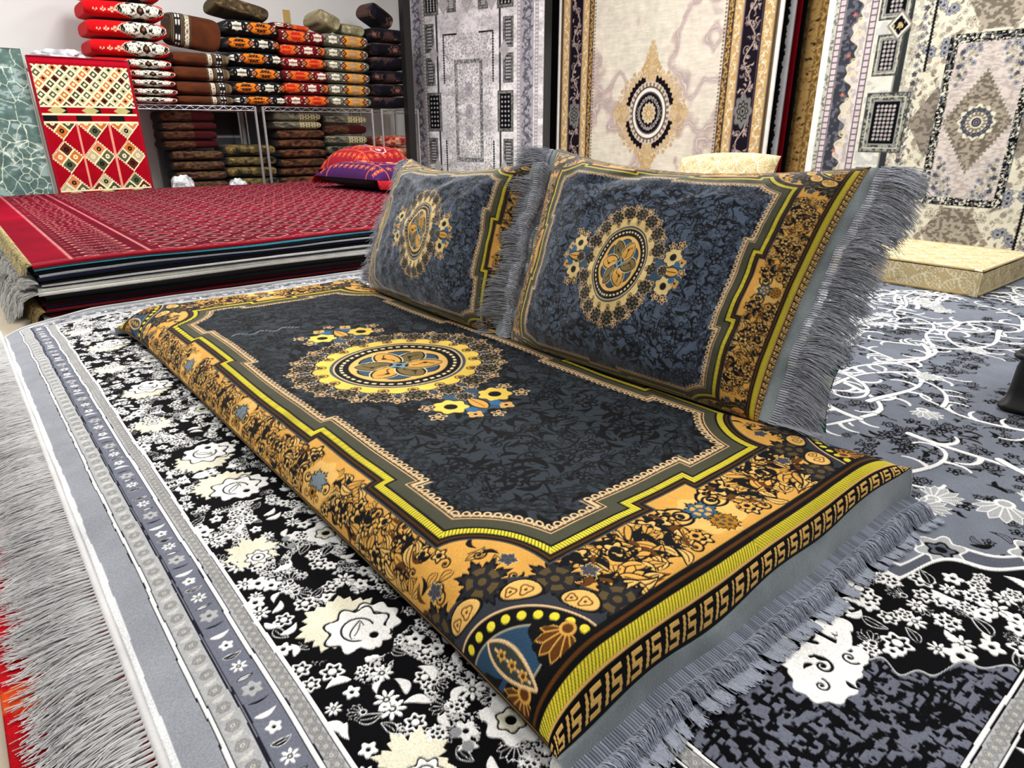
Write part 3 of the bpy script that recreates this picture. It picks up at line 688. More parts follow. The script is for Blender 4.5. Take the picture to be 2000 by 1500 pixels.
def grey_rug(cv, W_=1.70, cx=.80, cz=.81):
    R = random.Random(4); X = cv.X[None, :]; Y = cv.Y[:, None]; o = X*0+Y*0
    LG = c8(240, 238, 243); MG = c8(150, 148, 156); DK = c8(46, 44, 54); K = c8(14, 13, 18); OL = c8(112, 114, 104)
    cv.full(o-1, LG); n = fbm(X*6+o, Y*14+o, 2)[..., None]; cv.C[:] = cv.C*(.78+.4*n)
    n = fbm(X*60+o, Y*90+o, 7); m = n > .60; cv.C[m] = cv.C[m]*.86
    cv.sy = [(1, 1, 0, 0), (-1, 1, cx, cz), (1, -1, cx, cz), (-1, -1, cx, cz)]
    for x0, x1 in ((.065, .20), (1.45, 1.59)):
        sy = cv.sy; cv.sy = [(1, 1, 0, 0)]; vine_band(cv, x0, x1, c8(178, 176, 186), c8(84, 84, 98), c8(150, 150, 166), .17, 5); cv.sy = sy
        for e in (x0, x1): cv.full(np.abs(X-e)-.003+o, MG)
    for c_ in (.225, 1.425, .04, 1.63):
        b = np.maximum(np.abs(X-c_)-.014, np.abs((Y/.034) % 1-.5)*.034-.013); cv.full(np.abs(X-c_)-.018+o, MG*.9); cv.full(b, c8(222, 216, 220))
    a = np.abs(X-cx); b = np.abs(Y-cz)
    # black bars beside the panels, corner lines
    cv.full(np.maximum(np.abs(a-.40)-.011, -(b-.0)), c8(54, 54, 62)); n_ = .004*np.sin(Y*260)
    cv.full(np.maximum(np.abs(a-.315)-.0075-n_, np.abs(b-.51)-.23), K); cv.full(np.maximum(np.abs(b-.74)-.008, np.abs(a-.23)-.09), K)
    fl = [rosette(5, MG, LG, MG, .3, .2), leaf(MG, None, .35, .3), rosette(6, OL, LG, OL, .3, .25), daisy(6, MG, LG)]
    scatter(cv, lambda x, y: abs(x-cx) < .30 and abs(y-cz) < .74 and not (abs(x-cx) < .2 and abs(y-cz) < .52), .024, fl, R, .3, .5, cx, cx+.3, cz, cz+.74, .8)
    d = frame_rect(cv, cx, cz, .18, .50, .036, c8(104, 106, 112), c8(80, 80, 88), .002)
    m = (d < 0) & (d > -.036); speck(cv, m, 90, 90, c8(190, 190, 190), 3, .5)
    scatter(cv, lambda x, y: abs(x-cx) < .14 and abs(y-cz) < .46, .022, fl, R, .3, .5, cx, cx+.14, cz, cz+.46, .85)
    for yy in (0, .22): cv.motif(cx, cz+yy, 1.3, rosette(8, MG, c8(180, 180, 188), MG, .2, .12), 0, .055, 1.3)
    cv.motif(cx, cz+.6, 1.3, palmette(MG, LG, 7), PI/2, .06)
    # framed panels
    def panel(px, pz, hw, hh, inner):
        for sx in (-1, 1):
            for sz in ((-1, 1) if abs(pz-cz) > .01 else (1,)):
                x_, z_ = cx+sx*(px-cx), cz+sz*(pz-cz)
                d = np.maximum(np.abs(X-x_)-hw, np.abs(Y-z_)-hh); cv.full(d, c8(142, 144, 138)); m = (d < 0); speck(cv, m, 90, 90, c8(84, 86, 84), 6, .52)
                cv.full(np.abs(d+.004)-.002, DK); cv.full(d+inner, K)
                for i in range(-1, 2):
                    for j in range(-3, 4):
                        xx, zz = i*(hw-inner)*.6, j*(hh-inner)*.27
                        if abs(zz) < hh-inner-.008: cv.motif(x_+xx, z_+zz, 1.3, rosette(5, c8(215, 212, 218), c8(150, 148, 156), None, .4, .2), R.uniform(0, 3), .013)
    sy = cv.sy; cv.sy = [(1, 1, 0, 0)]
    panel(1.265, .81, .098, .195, .030); panel(1.30, 1.21, .062, .135, .026); panel(1.30, 1.53, .062, .135, .026); panel(1.265, 1.86, .098, .12, .03)
    panel(.80+.20, 1.86, .06, .11, .03)
    cv.sy = sy
    def dia(x_, z_, r):
        d = (np.abs(X-x_)/r+np.abs(Y-z_)/(r*1.5)-1)*r*.8; cv.full(d, c8(205, 204, 206)); cv.full(np.abs(d+.008)-.003, MG); cv.full(np.abs(d+.022)-.0025, MG)
        cv.motif(x_, z_, 1.3, rosette(4, OL, LG, OL, .3, .2), 0, r*.4)
    for sx in (-1, 1):
        dia(cx+sx*.45, 1.375, .062); dia(cx+sx*.45, .245, .062); dia(cx+sx*.30, 1.83, .07)
    dia(cx, 1.83, .07)
def gold_rug(cv, cx=1.16, cz=.77):
    R = random.Random(6); X = cv.X[None, :]; Y = cv.Y[:, None]; o = X*0+Y*0; TAN = c8(184, 152, 104); K = c8(20, 16, 24); CRM = c8(226, 218, 204)
    cv.full(o-1, CRM)
    # cloudy mauve marbling
    wx = X+.25*(fbm(X*1.6+o, Y*1.6+o, 1)-.5); wy = Y+.25*(fbm(X*1.6+o, Y*1.6+o, 9)-.5)
    n = fbm(wx*2.6, wy*2.4, 4, 4); v1 = np.abs(n-.47); a = np.clip(1-v1/.075, 0, 1)[..., None]*.75
    cv.C[:] = cv.C*(1-a)+c8(160, 136, 138)*a
    a = np.clip((n-.53)*3.5, 0, .5)[..., None]; cv.C[:] = cv.C*(1-a)+c8(214, 214, 196)*a
    a = np.clip(1-v1/.008, 0, 1)[..., None]*.7; cv.C[:] = cv.C*(1-a)+WHT*a
    n = fbm(X*12+o, Y*90+o, 12)[..., None]; cv.C[:] *= .92+.12*n
    cv.sy = [(1, 1, 0, 0), (-1, 1, cx, cz), (1, -1, cx, cz), (-1, -1, cx, cz)]
    # medallion
    pl_ = palmette(TAN, c8(205, 184, 150), 7); sc_ = scroll(TAN, .13); ro = rosette(7, TAN, c8(200, 178, 140), TAN, .25, .15)
    for i in range(7):
        a = i*PI/12; r = .30
        cv.motif(cx+math.sin(a)*r*.95, cz+math.cos(a)*r*.95, 1.4, pl_, PI/2-a, .065); cv.motif(cx+math.sin(a+.12)*.36, cz+math.cos(a+.12)*.34, 1.4, sc_, a*3, .030)
        cv.motif(cx+math.sin(a)*.375, cz+math.cos(a)*.36, 1.3, ro, 0, .020)
    for i, (h, w_) in enumerate(((.38, .085), (.44, .06), (.50, .042), (.55, .025))):
        cv.motif(cx, cz+h, 1.4, pl_, PI/2, w_); cv.motif(cx+w_*1.0, cz+h-.03, 1.4, sc_, 1+i, w_*.5); cv.motif(cx+w_*.4, cz+h-.05, 1.3, ro, 0, w_*.35)
    cv.motif(cx+.37, cz, 1.4, pl_, 0, .06); cv.motif(cx+.33, cz+.05, 1.4, sc_, 1, .04)
    r, t = pol(X-cx, (Y-cz)/1.12)
    cv.full(np.maximum(np.abs(r-.245)-.022-.008*np.sin(t*40), -(np.abs(np.sin(2*t))-.45)*.1), K)
    cv.full(r-.225, c8(206, 198, 190)); q = np.abs((t*32/(2*PI)) % 1-.5); cv.full(np.maximum(np.abs(r-.205)-.013, .22*.035-q*.03), TAN*.7)
    for a_, w_, c in ((.187, .004, K), (.165, .012, c8(236, 230, 222)), (.150, .003, K), (.145, .0, K)): cv.full(np.abs(r-a_)-w_ if w_ else r-a_, c)
    for i in range(6):
        a = (i+.5)*PI/12*1.0; cv.motif(cx+math.sin(a)*.112, cz+math.cos(a)*.125, 1.3, scroll(c8(226, 218, 208), .12), a*2, .022)
    cv.full(r-.078-.006*np.cos(12*t), c8(205, 190, 160)); cv.full(np.abs(r-.078-.006*np.cos(12*t))-.003, K); cv.motif(cx, cz, 1.3, daisy(10, TAN, CRM), 0, .06)
    # borders, the same from both sides
    for sgn in (1, -1):
        def S(v): return v if sgn == 1 else 2*cx-v
        def B(a_, b_, c): cv.full(np.abs(X-S((a_+b_)/2))-abs(b_-a_)/2+o, c)
        cv.sy = [(1, 1, 0, 0)]
        B(-.1, .05, c8(232, 230, 228)); B(.03, .065, c8(104, 88, 66)); B(.045, .05, K)
        def VB(a_, b_, *k): lo, hi = sorted((S(a_), S(b_))); vine_band(cv, lo, hi, *k)
        VB(.065, .15, c8(196, 160, 104), c8(236, 226, 200), c8(120, 84, 50), .13, 3); B(.15, .165, c8(54, 44, 58))
        VB(.165, .315, c8(26, 20, 30), c8(178, 160, 150), c8(90, 74, 80), .30, 8); B(.313, .325, c8(120, 104, 110)); VB(.325, .40, c8(196, 160, 104), c8(236, 226, 200), c8(120, 84, 50), .13, 5)
        B(.40, .408, K); VB(.408, .455, c8(70, 56, 44), c8(206, 164, 96), c8(206, 164, 96), .07, 2); B(.455, .46, K)
        x_ = S(.475); cv.full(np.hypot(X-x_, (((Y/.028) % 1)-.5)*.028)-.008, c8(110, 94, 70)); x_ = S(.24)
        cv.motif(x_, cz, 1.3, rosette(8, c8(110, 108, 108), c8(120, 118, 118), None, .2, .1), 0, .085, 1.5); cv.motif(x_, cz, 1.3, rosette(8, K, c8(128, 128, 122), None, .25, .16), 0, .052, 1.5)
def cream_rug(cv, cx=.98, cz=.68):
    R = random.Random(9); X = cv.X[None, :]; Y = cv.Y[:, None]; o = X*0+Y*0
    CRM = c8(226, 222, 202); TP = c8(128, 116, 104); DK = c8(50, 50, 58); K = c8(12, 12, 16); SL = c8(96, 100, 112); PK = c8(206, 192, 192)
    cv.full(o-1, CRM)
    a = np.abs(X-cx)+o; b = np.abs(Y-cz)+o
    cv.sy = [(1, 1, 0, 0), (-1, 1, cx, cz), (1, -1, cx, cz), (-1, -1, cx, cz)]
    fl = [rosette(6, TP, CRM, TP, .3, .2), leaf(TP, None, .4, .4), serr(7, TP, c8(176, 164, 150), TP, .25, .12), leaf(TP, CRM, .4, .3), scroll(TP, .08)]
    sl = [rosette(7, SL, c8(170, 172, 180), DK, .25, .2), rosette(5, DK, SL, None, .3, .15), leaf(c8(84, 80, 50), None, .4, .4)]
    scatter(cv, lambda x, y: True, .038, fl, R, .38, .6, cx, cx+.42, cz, cz+1.4, .95)
    for yy in (.40, .62, .84, 1.1): 
        for xx in (.25, .32): 
            for _ in range(3): cv.motif(cx+xx+R.uniform(-.03, .03), cz+yy+R.uniform(-.04, .04), 1.3, sl[0], 0, .026)
    d = (a/.17+np.abs(b-.63)/.26-1)*.12; cv.full(np.where(b > .48, d, 1), c8(176, 166, 150)); m = (d < 0) & (b > .48); speck(cv, m, 60, 80, c8(120, 112, 100), 3, .5)
    d = (np.abs(a-.24)/.13+b/.20-1)*.1; cv.full(np.where(a > .2, d, 1), c8(150, 142, 130)); m = (d < 0) & (a > .2); speck(cv, m, 60, 80, c8(112, 104, 94), 4, .5)
    # framed centre
    D = np.maximum(a-.225, b-.465); cv.full(D, c8(112, 114, 116)); speck(cv, (D < 0), 70, 70, K, 8, .47); cv.full(np.abs(D+.014)-.003, K); cv.full(np.abs(D+.034)-.003, K); speck(cv, (D < -.004) & (D > -.046), 120, 120, CRM, 12, .58)
    cv.full(D+.046, c8(216, 206, 200)); m = D < -.046; speck(cv, m, 50, 130, c8(190, 178, 172), 5, .5)
    scatter(cv, lambda x, y: (abs(x-cx)/.17+abs(y-cz)/.40) > 1.25 and abs(x-cx) < .165 and abs(y-cz) < .405, .024, [sl[0], sl[1], leaf(c8(90, 84, 50), CRM, .5, .3), rosette(6, CRM, SL, DK, .3, .2)], R, .45, .7, cx, cx+.165, cz, cz+.41, 1)
    d = (a/.172+b/.27-1)*.13+.006*np.sin((a-b)*190); cv.full(d, c8(166, 156, 140)); speck(cv, d < -.004, 60, 90, c8(112, 104, 92), 9, .48); cv.full(np.abs(d)-.003, c8(110, 104, 92))
    r, t = pol(X-cx, Y-cz); cv.full(r-.092-.008*np.cos(12*t), CRM)
    for i in range(5):
        a_ = i*PI/8
        cv.motif(cx+math.cos(a_)*.068, cz+math.sin(a_)*.068, 1.3, sl[1], a_, .016); cv.motif(cx+math.cos(a_+.2)*.045, cz+math.sin(a_+.2)*.045, 1.3, fl[1], a_, .014)
    cv.full(r-.024, K); cv.full(np.abs(r-.014)-.003, c8(150, 150, 170)); cv.full(r-.005, PK)
    # wavy black line, speckled column, black bar
    cv.full(np.maximum(np.abs(a-.335-.002*np.sin(Y*330))-.007, .28-b), K)
    for y_ in np.arange(.02, 1.5, .05): cv.motif(cx+.385, cz+y_, 1.3, sl[R.randrange(2)], y_, .017); cv.motif(cx+.36, cz+y_+.02, 1.3, leaf(SL, None, .4, .3), 1, .014)
    n = fbm(X*90+o, Y*90+o, 3); m = (np.abs(a-.43) < .022) & (n > .5); cv.C[m] = c8(190, 188, 176)
    cv.full(np.maximum(np.abs(a-.475)-.020, .0-b), c8(50, 54, 56)); cv.full(np.abs(a-.50)-.004, c8(150, 150, 140))
    cv.full(np.abs(a-.58)-.075, c8(226, 226, 214)); n = fbm(X*24+o, Y*34+o, 5); m = (np.abs(a-.58) < .075) & (n > .56); cv.C[m] = c8(200, 200, 196)
    cv.full(np.abs(a-.475)-.016, c8(50, 54, 56))
    def panel(ax, pz, hw, hh, inn):
        for sx in (-1, 1):
            for sz in ((-1, 1) if abs(pz) > .01 else (1,)):
                x_, z_ = cx+sx*ax, cz+sz*pz; d = np.maximum(np.abs(X-x_)-hw, np.abs(Y-z_)-hh)
                cv.full(d, c8(150, 152, 142)); speck(cv, d < 0, 90, 90, c8(60, 62, 66), 6, .5); cv.full(np.abs(d+inn*.5)-.0035, CRM*.9); cv.full(np.abs(d+.003)-.003, c8(60, 62, 60)); cv.full(d+inn-.008, c8(150, 152, 150)); cv.full(d+inn, K)
                sy = cv.sy; cv.sy = [(1, 1, 0, 0)]; g = .024
                for i in range(-4, 5):
                    for j in range(-8, 9):
                        if abs(i*g) < hw-inn-.010 and abs(j*g) < hh-inn-.010:
                            cv.motif(x_+i*g, z_+j*g, 1.3, rosette(6, c8(214, 210, 206), c8(120, 118, 130) if (i+j) % 3 else c8(190, 150, 150), None, .3, .25), R.uniform(0, 3), .0105)
                cv.sy = sy
    panel(.51, 0., .128, .175, .052); panel(.56, .385, .075, .115, .032); panel(.56, .70, .09, .12, .034)
    for sx in (-1, 1):
        for sz in (-1, 1):
            x_, z_ = cx+sx*.52, cz+sz*.545; d = (np.abs(X-x_)/.075+np.abs(Y-z_)/.085-1)*.058
            cv.full(d, c8(176, 172, 160)); cv.full(np.abs(d+.004)-.003, TP); cv.full(np.abs(d+.016)-.003, WHT); cv.full(d+.022, K); speck(cv, d < -.022, 80, 80, c8(190, 170, 120), 4, .5)
    # outer bands
    for c_ in (.685, .885):
        cv.full(np.abs(a-c_)-.022, c8(70, 62, 70)); cv.full(np.maximum(np.abs(a-c_)-.016, np.abs((Y/.036) % 1-.5)*.036-.015), c8(214, 200, 206))
    wv = .025*np.sin(Y*2*PI/.23)+.012*np.sin(Y*6*PI/.23)
    cv.full(np.abs(a-.785)-.075, c8(220, 212, 206)); speck(cv, np.abs(a-.785) < .075, 40, 40, c8(190, 180, 180), 3, .5)
    cv.full(np.maximum(np.abs(a-.785)-.075, -(a-.775-wv)), c8(60, 62, 72)); m = (np.abs(a-.785) < .075) & (a > .775+wv); speck(cv, m, 50, 50, c8(104, 104, 116), 7, .5); cv.full(np.maximum(np.abs(a-.775-wv)-.004, 0*a-1), c8(226, 218, 186))
    for y_ in np.arange(.0, 1.6, .23):
        for s_, q in ((.06, 0), (.135, 1)):
            cv.motif(cx+.765, cz+y_+s_, 1.4, scroll(c8(228, 214, 170), .12), q*2, .034)
        cv.motif(cx+.80, cz+y_+.17, 1.3, rosette(5, c8(216, 120, 90), c8(90, 90, 120), c8(230, 140, 110), .4, .3), 0, .016)
    cv.full(-(a-.912), c8(196, 196, 186)); speck(cv, a > .912, 80, 80, c8(120, 122, 110), 3, .5); cv.full(-(a-.935), c8(238, 238, 236))
def crackle(cv):
    """sea-green ground with pale cracked veins"""
    X = cv.X[None, :]+0*cv.Y[:, None]; Y = cv.Y[:, None]+0*cv.X[None, :]; n = fbm(X*16, Y*30, 3, 4)
    cv.C[:] = c8(96, 122, 118)*(.72+.6*n[..., None]); m = n > .58; cv.C[m] = c8(150, 172, 170)
    R = np.random.default_rng(5); P = R.uniform(0, 1, (260, 2))*np.array([cv.X[-1]-cv.X[0], cv.Y[-1]-cv.Y[0]])+np.array([cv.X[0], cv.Y[0]])
    wx = X+.03*(fbm(X*18, Y*18, 2)-.5); wy = Y+.03*(fbm(X*18, Y*18, 6)-.5); d1 = np.full(X.shape, 9.); d2 = d1.copy()
    for p in P:
        d = np.hypot((wx-p[0])*1.25, wy-p[1]); d2 = np.minimum(np.maximum(d1, d), d2); d1 = np.minimum(d1, d)
    cv.put(slice(None), slice(None), (d2-d1)-.004, .003, c8(214, 228, 210))
def kilim_board(cv, W_, H_):
    """crimson rug with lattice, stepped diamonds and triangle bands; x 0..W, y 0..H"""
    X = cv.X[None, :]+0*cv.Y[:, None]; Y = cv.Y[:, None]+0*cv.X[None, :]; RD = c8(160, 8, 28); CR = c8(244, 232, 190); OR = c8(196, 116, 50); GN = c8(88, 94, 70); BK = c8(24, 20, 22); BR = c8(92, 40, 26)
    x = X/W_; y = Y/H_; cv.C[:] = RD; pal = np.array([GN, BR, OR, c8(190, 180, 140), GN*.8, c8(206, 130, 80)])
    def lattice(y0, y1, n, m):
        msk = (x > .02) & (x < .98) & (y > y0) & (y < y1); a = (x*n+(y-y0)*H_/W_*n); b = (x*n-(y-y0)*H_/W_*n)
        ia = np.floor(a).astype(int); ib = np.floor(b).astype(int); fa = a-ia; fb = b-ib; k = (ia*3+ib*5) % 6; col = pal[k]
        e = np.minimum(np.minimum(fa, 1-fa), np.minimum(fb, 1-fb)); cc = np.where((e < .13)[..., None], CR, col); cc = np.where(((e > .34))[..., None], np.where(((ia+ib) % 2 == 0)[..., None], CR, BK), cc); cv.C[msk] = cc[msk]
    lattice(.72, .955, 9, 0)
    mid = (y > .205) & (y < .615); cv.C[mid] = RD
    for cx_ in (.17, .5, .83):
        for cy_ in (.205, .41, .615):
            a = (x-cx_)/.15; b = (y-cy_)*H_/W_/.15*.95*.74*1.3; d = np.abs(a)+np.abs(b)-1
            m = (d < 0) & mid; fa = (a+b)*1.0; fb = (a-b)*1.0; ia = (fa > 0).astype(int); ib = (fb > 0).astype(int)
            col = pal[(ia*2+ib+int(cx_*10)+int(cy_*10)) % 6]; e = np.minimum(np.abs(fa), np.abs(fb)); cc = np.where((e < .08)[..., None], CR, col)
            rr = np.hypot(np.abs(fa)-.5, np.abs(fb)-.5); cc = np.where(((rr < .22) & (rr > .08))[..., None], np.where(((ia+ib) % 2)[..., None] == 0, CR, BK), cc)
            cv.C[m] = cc[m]; st = (d > -.02) & (d < .09+.05*np.sign(np.sin((a-b)*26))) & mid; cv.C[st] = CR
        if cx_ < .8:
            m = (np.abs(x-cx_-.165) < .012) & mid; cv.C[m] = c8(226, 150, 130)
    for (a, b) in ((.615, .72), (.125, .205)):
        m = (y > a) & (y < b); f = (y-a)/(b-a); cv.C[m] = RD; mm = m & (f > .1) & (f < .46) & ((x % .34 < .16)); cv.C[mm] = BK
        mm = m & (f > .56) & (f < .9) & (((x+.17) % .34 < .10)); cv.C[mm] = BK
        for c_ in (.17, .5, .83):
            t = (np.abs(x-c_)/.09+np.abs(f-.72)/.28) < 1; cv.C[m & t] = c8(190, 180, 120)
        for l in (.05, .5, .95): cv.C[m & (np.abs(f-l) < .06)] = CR
    m = (y < .125) & (y > .0); n = 15; a = x*n; b = y*H_/.028; ia = np.floor(a).astype(int); ib = np.floor(b).astype(int); up = (a-ia) > (b-ib); k = (ia+ib*2+up*3) % 6
    p2 = np.array([BK, OR, CR, GN, BR, c8(100, 104, 60)]); cv.C[m] = p2[k[m]]
    e = (x < .02) | (x > .98) | (y > .97); cv.C[e] = c8(178, 14, 40)
# ---- cushion fronts, x across (metres), y -1..1 over the rounded front; cell size sx gives metres per unit y
def cush_kilim(cv, G, OR_, FLW, ph=0.):
    X = cv.X[None, :]+0*cv.Y[:, None]; Y = cv.Y[:, None]+0*cv.X[None, :]; cv.C[:] = G; ps = .42; K = c8(18, 14, 16); GN = c8(58, 84, 78)
    u = (X+ph+ps/2) % ps-ps/2; h = .95-.62*np.abs(np.abs(u)/(ps/2)*2-1-(-.0))  # high at the medallions, low at the small diamonds
    h = np.where(np.abs(u) < ps/4, .34+.6*(1-np.abs(u)/(ps/4)), .34+.5*((np.abs(u)-ps/4)/(ps/4)))
    st = .06*np.sign(np.sin(u*2*PI/.024)); d = np.abs(Y)-h
    cv.C[np.abs(d-st*.5) < .19] = c8(240, 238, 222); cv.C[(d > .12) & (d < .22)] = GN
    a = np.abs(u)/.092; b = np.abs(Y)/.86; hx = np.maximum(b, a*.78+b*.42)-1
    cv.C[hx < .12] = K; cv.C[hx < 0] = OR_
    r, t = pol(u/.062, Y/.66); cv.C[(r < .55+.42*np.abs(np.cos(3*t))**.6) & (hx < -.08)] = FLW; cv.C[r < .2] = c8(120, 120, 90); cv.C[(np.abs(np.abs(np.sin(3*t))-.0) < .13) & (r < 1)] = OR_
    v = np.abs(u)-ps/2; r, t = pol(v/.060, Y/.66); cv.C[(np.maximum(np.abs(Y)/.9, np.abs(v)/.09+np.abs(Y)*.3)-1 < 0)] = G*.8
    cv.C[r < .6+.4*np.abs(np.cos(4*t))] = c8(238, 234, 214); cv.C[(r < .95) & (np.abs(np.sin(4*t)) < .16)] = G; cv.C[r < .14] = K
    q = np.abs(np.abs(u)-ps/4)/.030+np.abs(Y)/.42; cv.C[q < 1.25] = K; cv.C[q < 1.0] = c8(70, 50, 40); cv.C[q < .6] = c8(224, 130, 90); cv.C[q < .25] = K
def cush_redwhite(cv):
    X = cv.X[None, :]+0*cv.Y[:, None]; Y = cv.Y[:, None]+0*cv.X[None, :]; cv.C[:] = c8(200, 6, 18); K = c8(26, 18, 20)
    v = X-.11; d = np.abs(v)/.17+np.abs(Y)*.5-1; n = fbm(np.abs(v)*60, np.abs(Y+.1)*6, 3)
    cv.C[d < .12] = c8(240, 222, 190); cv.C[(d < .12) & (d > .04) & (np.sin(X*500+Y*20) > 0)] = c8(180, 8, 22); cv.C[d < .03] = K; w = (d < -.05) & (n > .46); cv.C[w] = c8(222, 220, 206)
    q = np.abs(v)/.02+np.abs(Y)/.3; cv.C[q < 1] = K; cv.C[q < .55] = c8(150, 100, 60)
    for (cx_, s) in ((-.09, .03), (-.15, .02), (-.205, .016)):
        r, t = pol((X-cx_)/s, (Y+.15)/(s*8)); cv.C[(r < .7+.3*np.cos(4*t)) & (r > .35)] = c8(238, 214, 180)
def cush_brown(cv, end=.14):
    X = cv.X[None, :]+0*cv.Y[:, None]; Y = cv.Y[:, None]+0*cv.X[None, :]; cv.C[:] = c8(84, 42, 20)*(.8+.4*fbm(X*14, Y*2, 3)[..., None])
    m = X > .04; cv.C[m] = c8(112, 96, 70)
    z = np.abs(np.abs((Y*2.2) % 1-.5)*2-1*((X-.05)/.035)); z2 = np.abs(np.abs((Y*2.2+.5) % 1-.5)*2-1*((X-.05)/.035)); b = (X > .05) & (X < .085)
    cv.C[b] = c8(96, 78, 54); cv.C[b & ((z < .2) | (z2 < .2))] = c8(222, 214, 196)
    for a_ in (.045, .092, .105, .182, .195): cv.C[np.abs(X-a_) < .0035] = c8(40, 32, 24)
    b = (X > .115) & (X < .17); cv.C[b] = c8(26, 24, 26); w = b & (np.abs((Y*1.4) % 1-.5) < .28) & (np.abs(X-.1425) < .019); cv.C[w] = c8(228, 226, 222); cv.C[w & (np.abs(X-.1425) < .006)] = c8(40, 40, 40)
def cush_scroll(cv, G, A, B, seed, g=.05, kinds=None):
    R = random.Random(seed); cv.C[:] = G; cv.sy = [(1, 1, 0, 0)]
    kd = [rosette(6, A, B, A, .3, .2), palmette(A, G, 6), leaf(A, B, .4, .4), scroll(A, .14), leaf(B, None, .4, .3)] if kinds is None else kinds
    x0, x1 = cv.X[0], cv.X[-1]; sy_ = 8.5
    for i in range(int((x1-x0)/g)+1):
        for j in range(-6, 7):
            cv.motif(x0+(i+R.uniform(0, 1))*g, j*g*sy_*.5+R.uniform(-.1, .1), 1.4, kd[R.randrange(len(kd))], R.uniform(-3, 3), g*R.uniform(.4, .65), sy_)
def fan_pattern(X, Y, s):
    """overlapping fans: 0..1 line height"""
    u = X/s; v = Y/(s*.5); best = np.zeros(np.broadcast(X, Y).shape)
    row = np.floor(v)
    out = np.zeros_like(best); got = np.zeros(best.shape, bool)
    for k in (0, 1):
        rw = row-k; cx_ = np.floor(u-(rw % 2)*.5+0.)+.5+(rw % 2)*.5; du = u-cx_; dv = (v-rw)*.5
        r, t = pol(du, dv); ok = (r < .5) & ~got; out = np.where(ok, (np.abs(np.sin(t*11)) < .42) & (r > .06) & (r < .46), out); out = np.where(ok & (r > .46), 1, out); got |= ok
    return out.astype(np.float32)
# ================================================================== the room
FL = -.035
def slab(name, x0, x1, y0, y1, z0, z1, mat, kind='structure', label=None, cat=None):
    o = boxes(name, [(x0, x1, y0, y1, z0, z1)], mat); tag(o, label, cat, kind=kind); return o
slab('floor', -3, 5.8, -2.5, 7.25, FL-.1, FL, M['floor'])
slab('wall_back', -3, 5.8, 7.15, 7.3, FL, 3.0, M['wall'])
slab('wall_right', 5.65, 5.8, -2.5, 7.15, FL, 3.0, M['wall'])
slab('ceiling', -3, 5.8, -2.5, 7.3, 3.0, 3.1, M['ceiling'])
for i, (x, y, z, a, b, w) in enumerate(ADDED_LAMPS):  # casings and glowing faces for the added lamps, out of view
    t = empty('added_ceiling_lamp', (x, y, 2.93), 0, 'added unseen white ceiling lamp above '+('the left side of the big grey rug', 'the middle of the red rug stack', 'the black bin', 'the cream quilted mattress', 'the camera side of the room', 'the leaning rugs')[i], 'lamp', 'added ceiling lamps')
    boxes('lamp_casing', [(-a/2-.03, a/2+.03, -b/2-.03, b/2+.03, .01, .07)], M['lampwhite'], t)
    boxes('diffuser', [(-a/2, a/2, -b/2, b/2, .0, .011)], M['diffuser'], t)

# ================================================================== rug under everything
def near_far(lo, mid, hi, st, k):
    return ramp(lo, hi, st, lambda x: max(1., (x-mid)/k+1))
U = np.concatenate([ramp(.045, 4.35, .00135, lambda x: max(1., (x+.25)/.85))])
Vv = np.concatenate([np.arange(-.37, .039, .0035), ramp(.04, 2.98, .00135, lambda x: max(1., (x+.3)/.85))])
cv = Cv(U, Vv, 0); big_rug(cv)
X, Y = np.meshgrid(U, Vv)
Z = .004*(fbm(X*3.1, Y*2.2, 3)-.5)*2+.0025*np.sin(Y*19+3*np.sin(X*5))*np.clip(1-(X-.045)/.22, 0, 1)
lum = cv.C.mean(2); Z += .0012*np.clip(lum*1.3, 0, 1)
Z -= .030*np.clip(1-(X-.045)/.10, 0, 1)**2*.6
cor = np.clip(((.045+.30-X)/.30), 0, 1)*np.clip((Y-2.6)/.38, 0, 1); Z -= .02*cor
Xp = X+.006*(fbm(Y*2.3, X*2.3, 9)-.5)*2*np.clip(1-(X-.045)/.4, 0, 1)
Yp = Y-.14*np.clip((.5-X)/.46, 0, 1)**2*np.clip((Y-2.3)/.68, 0, 1)**2
rug = grid_obj('area_rug', np.stack([Xp, Yp, Z], -1), cv.C, M['rug'], skirt=(0, 0, -.012))
tag(rug, 'large grey rug with black flowered border, spread under the black and gold mattress', 'rug')
RUGZ = .004
def clampz(P, z0): P[..., 2] = np.maximum(P[..., 2], z0); return P
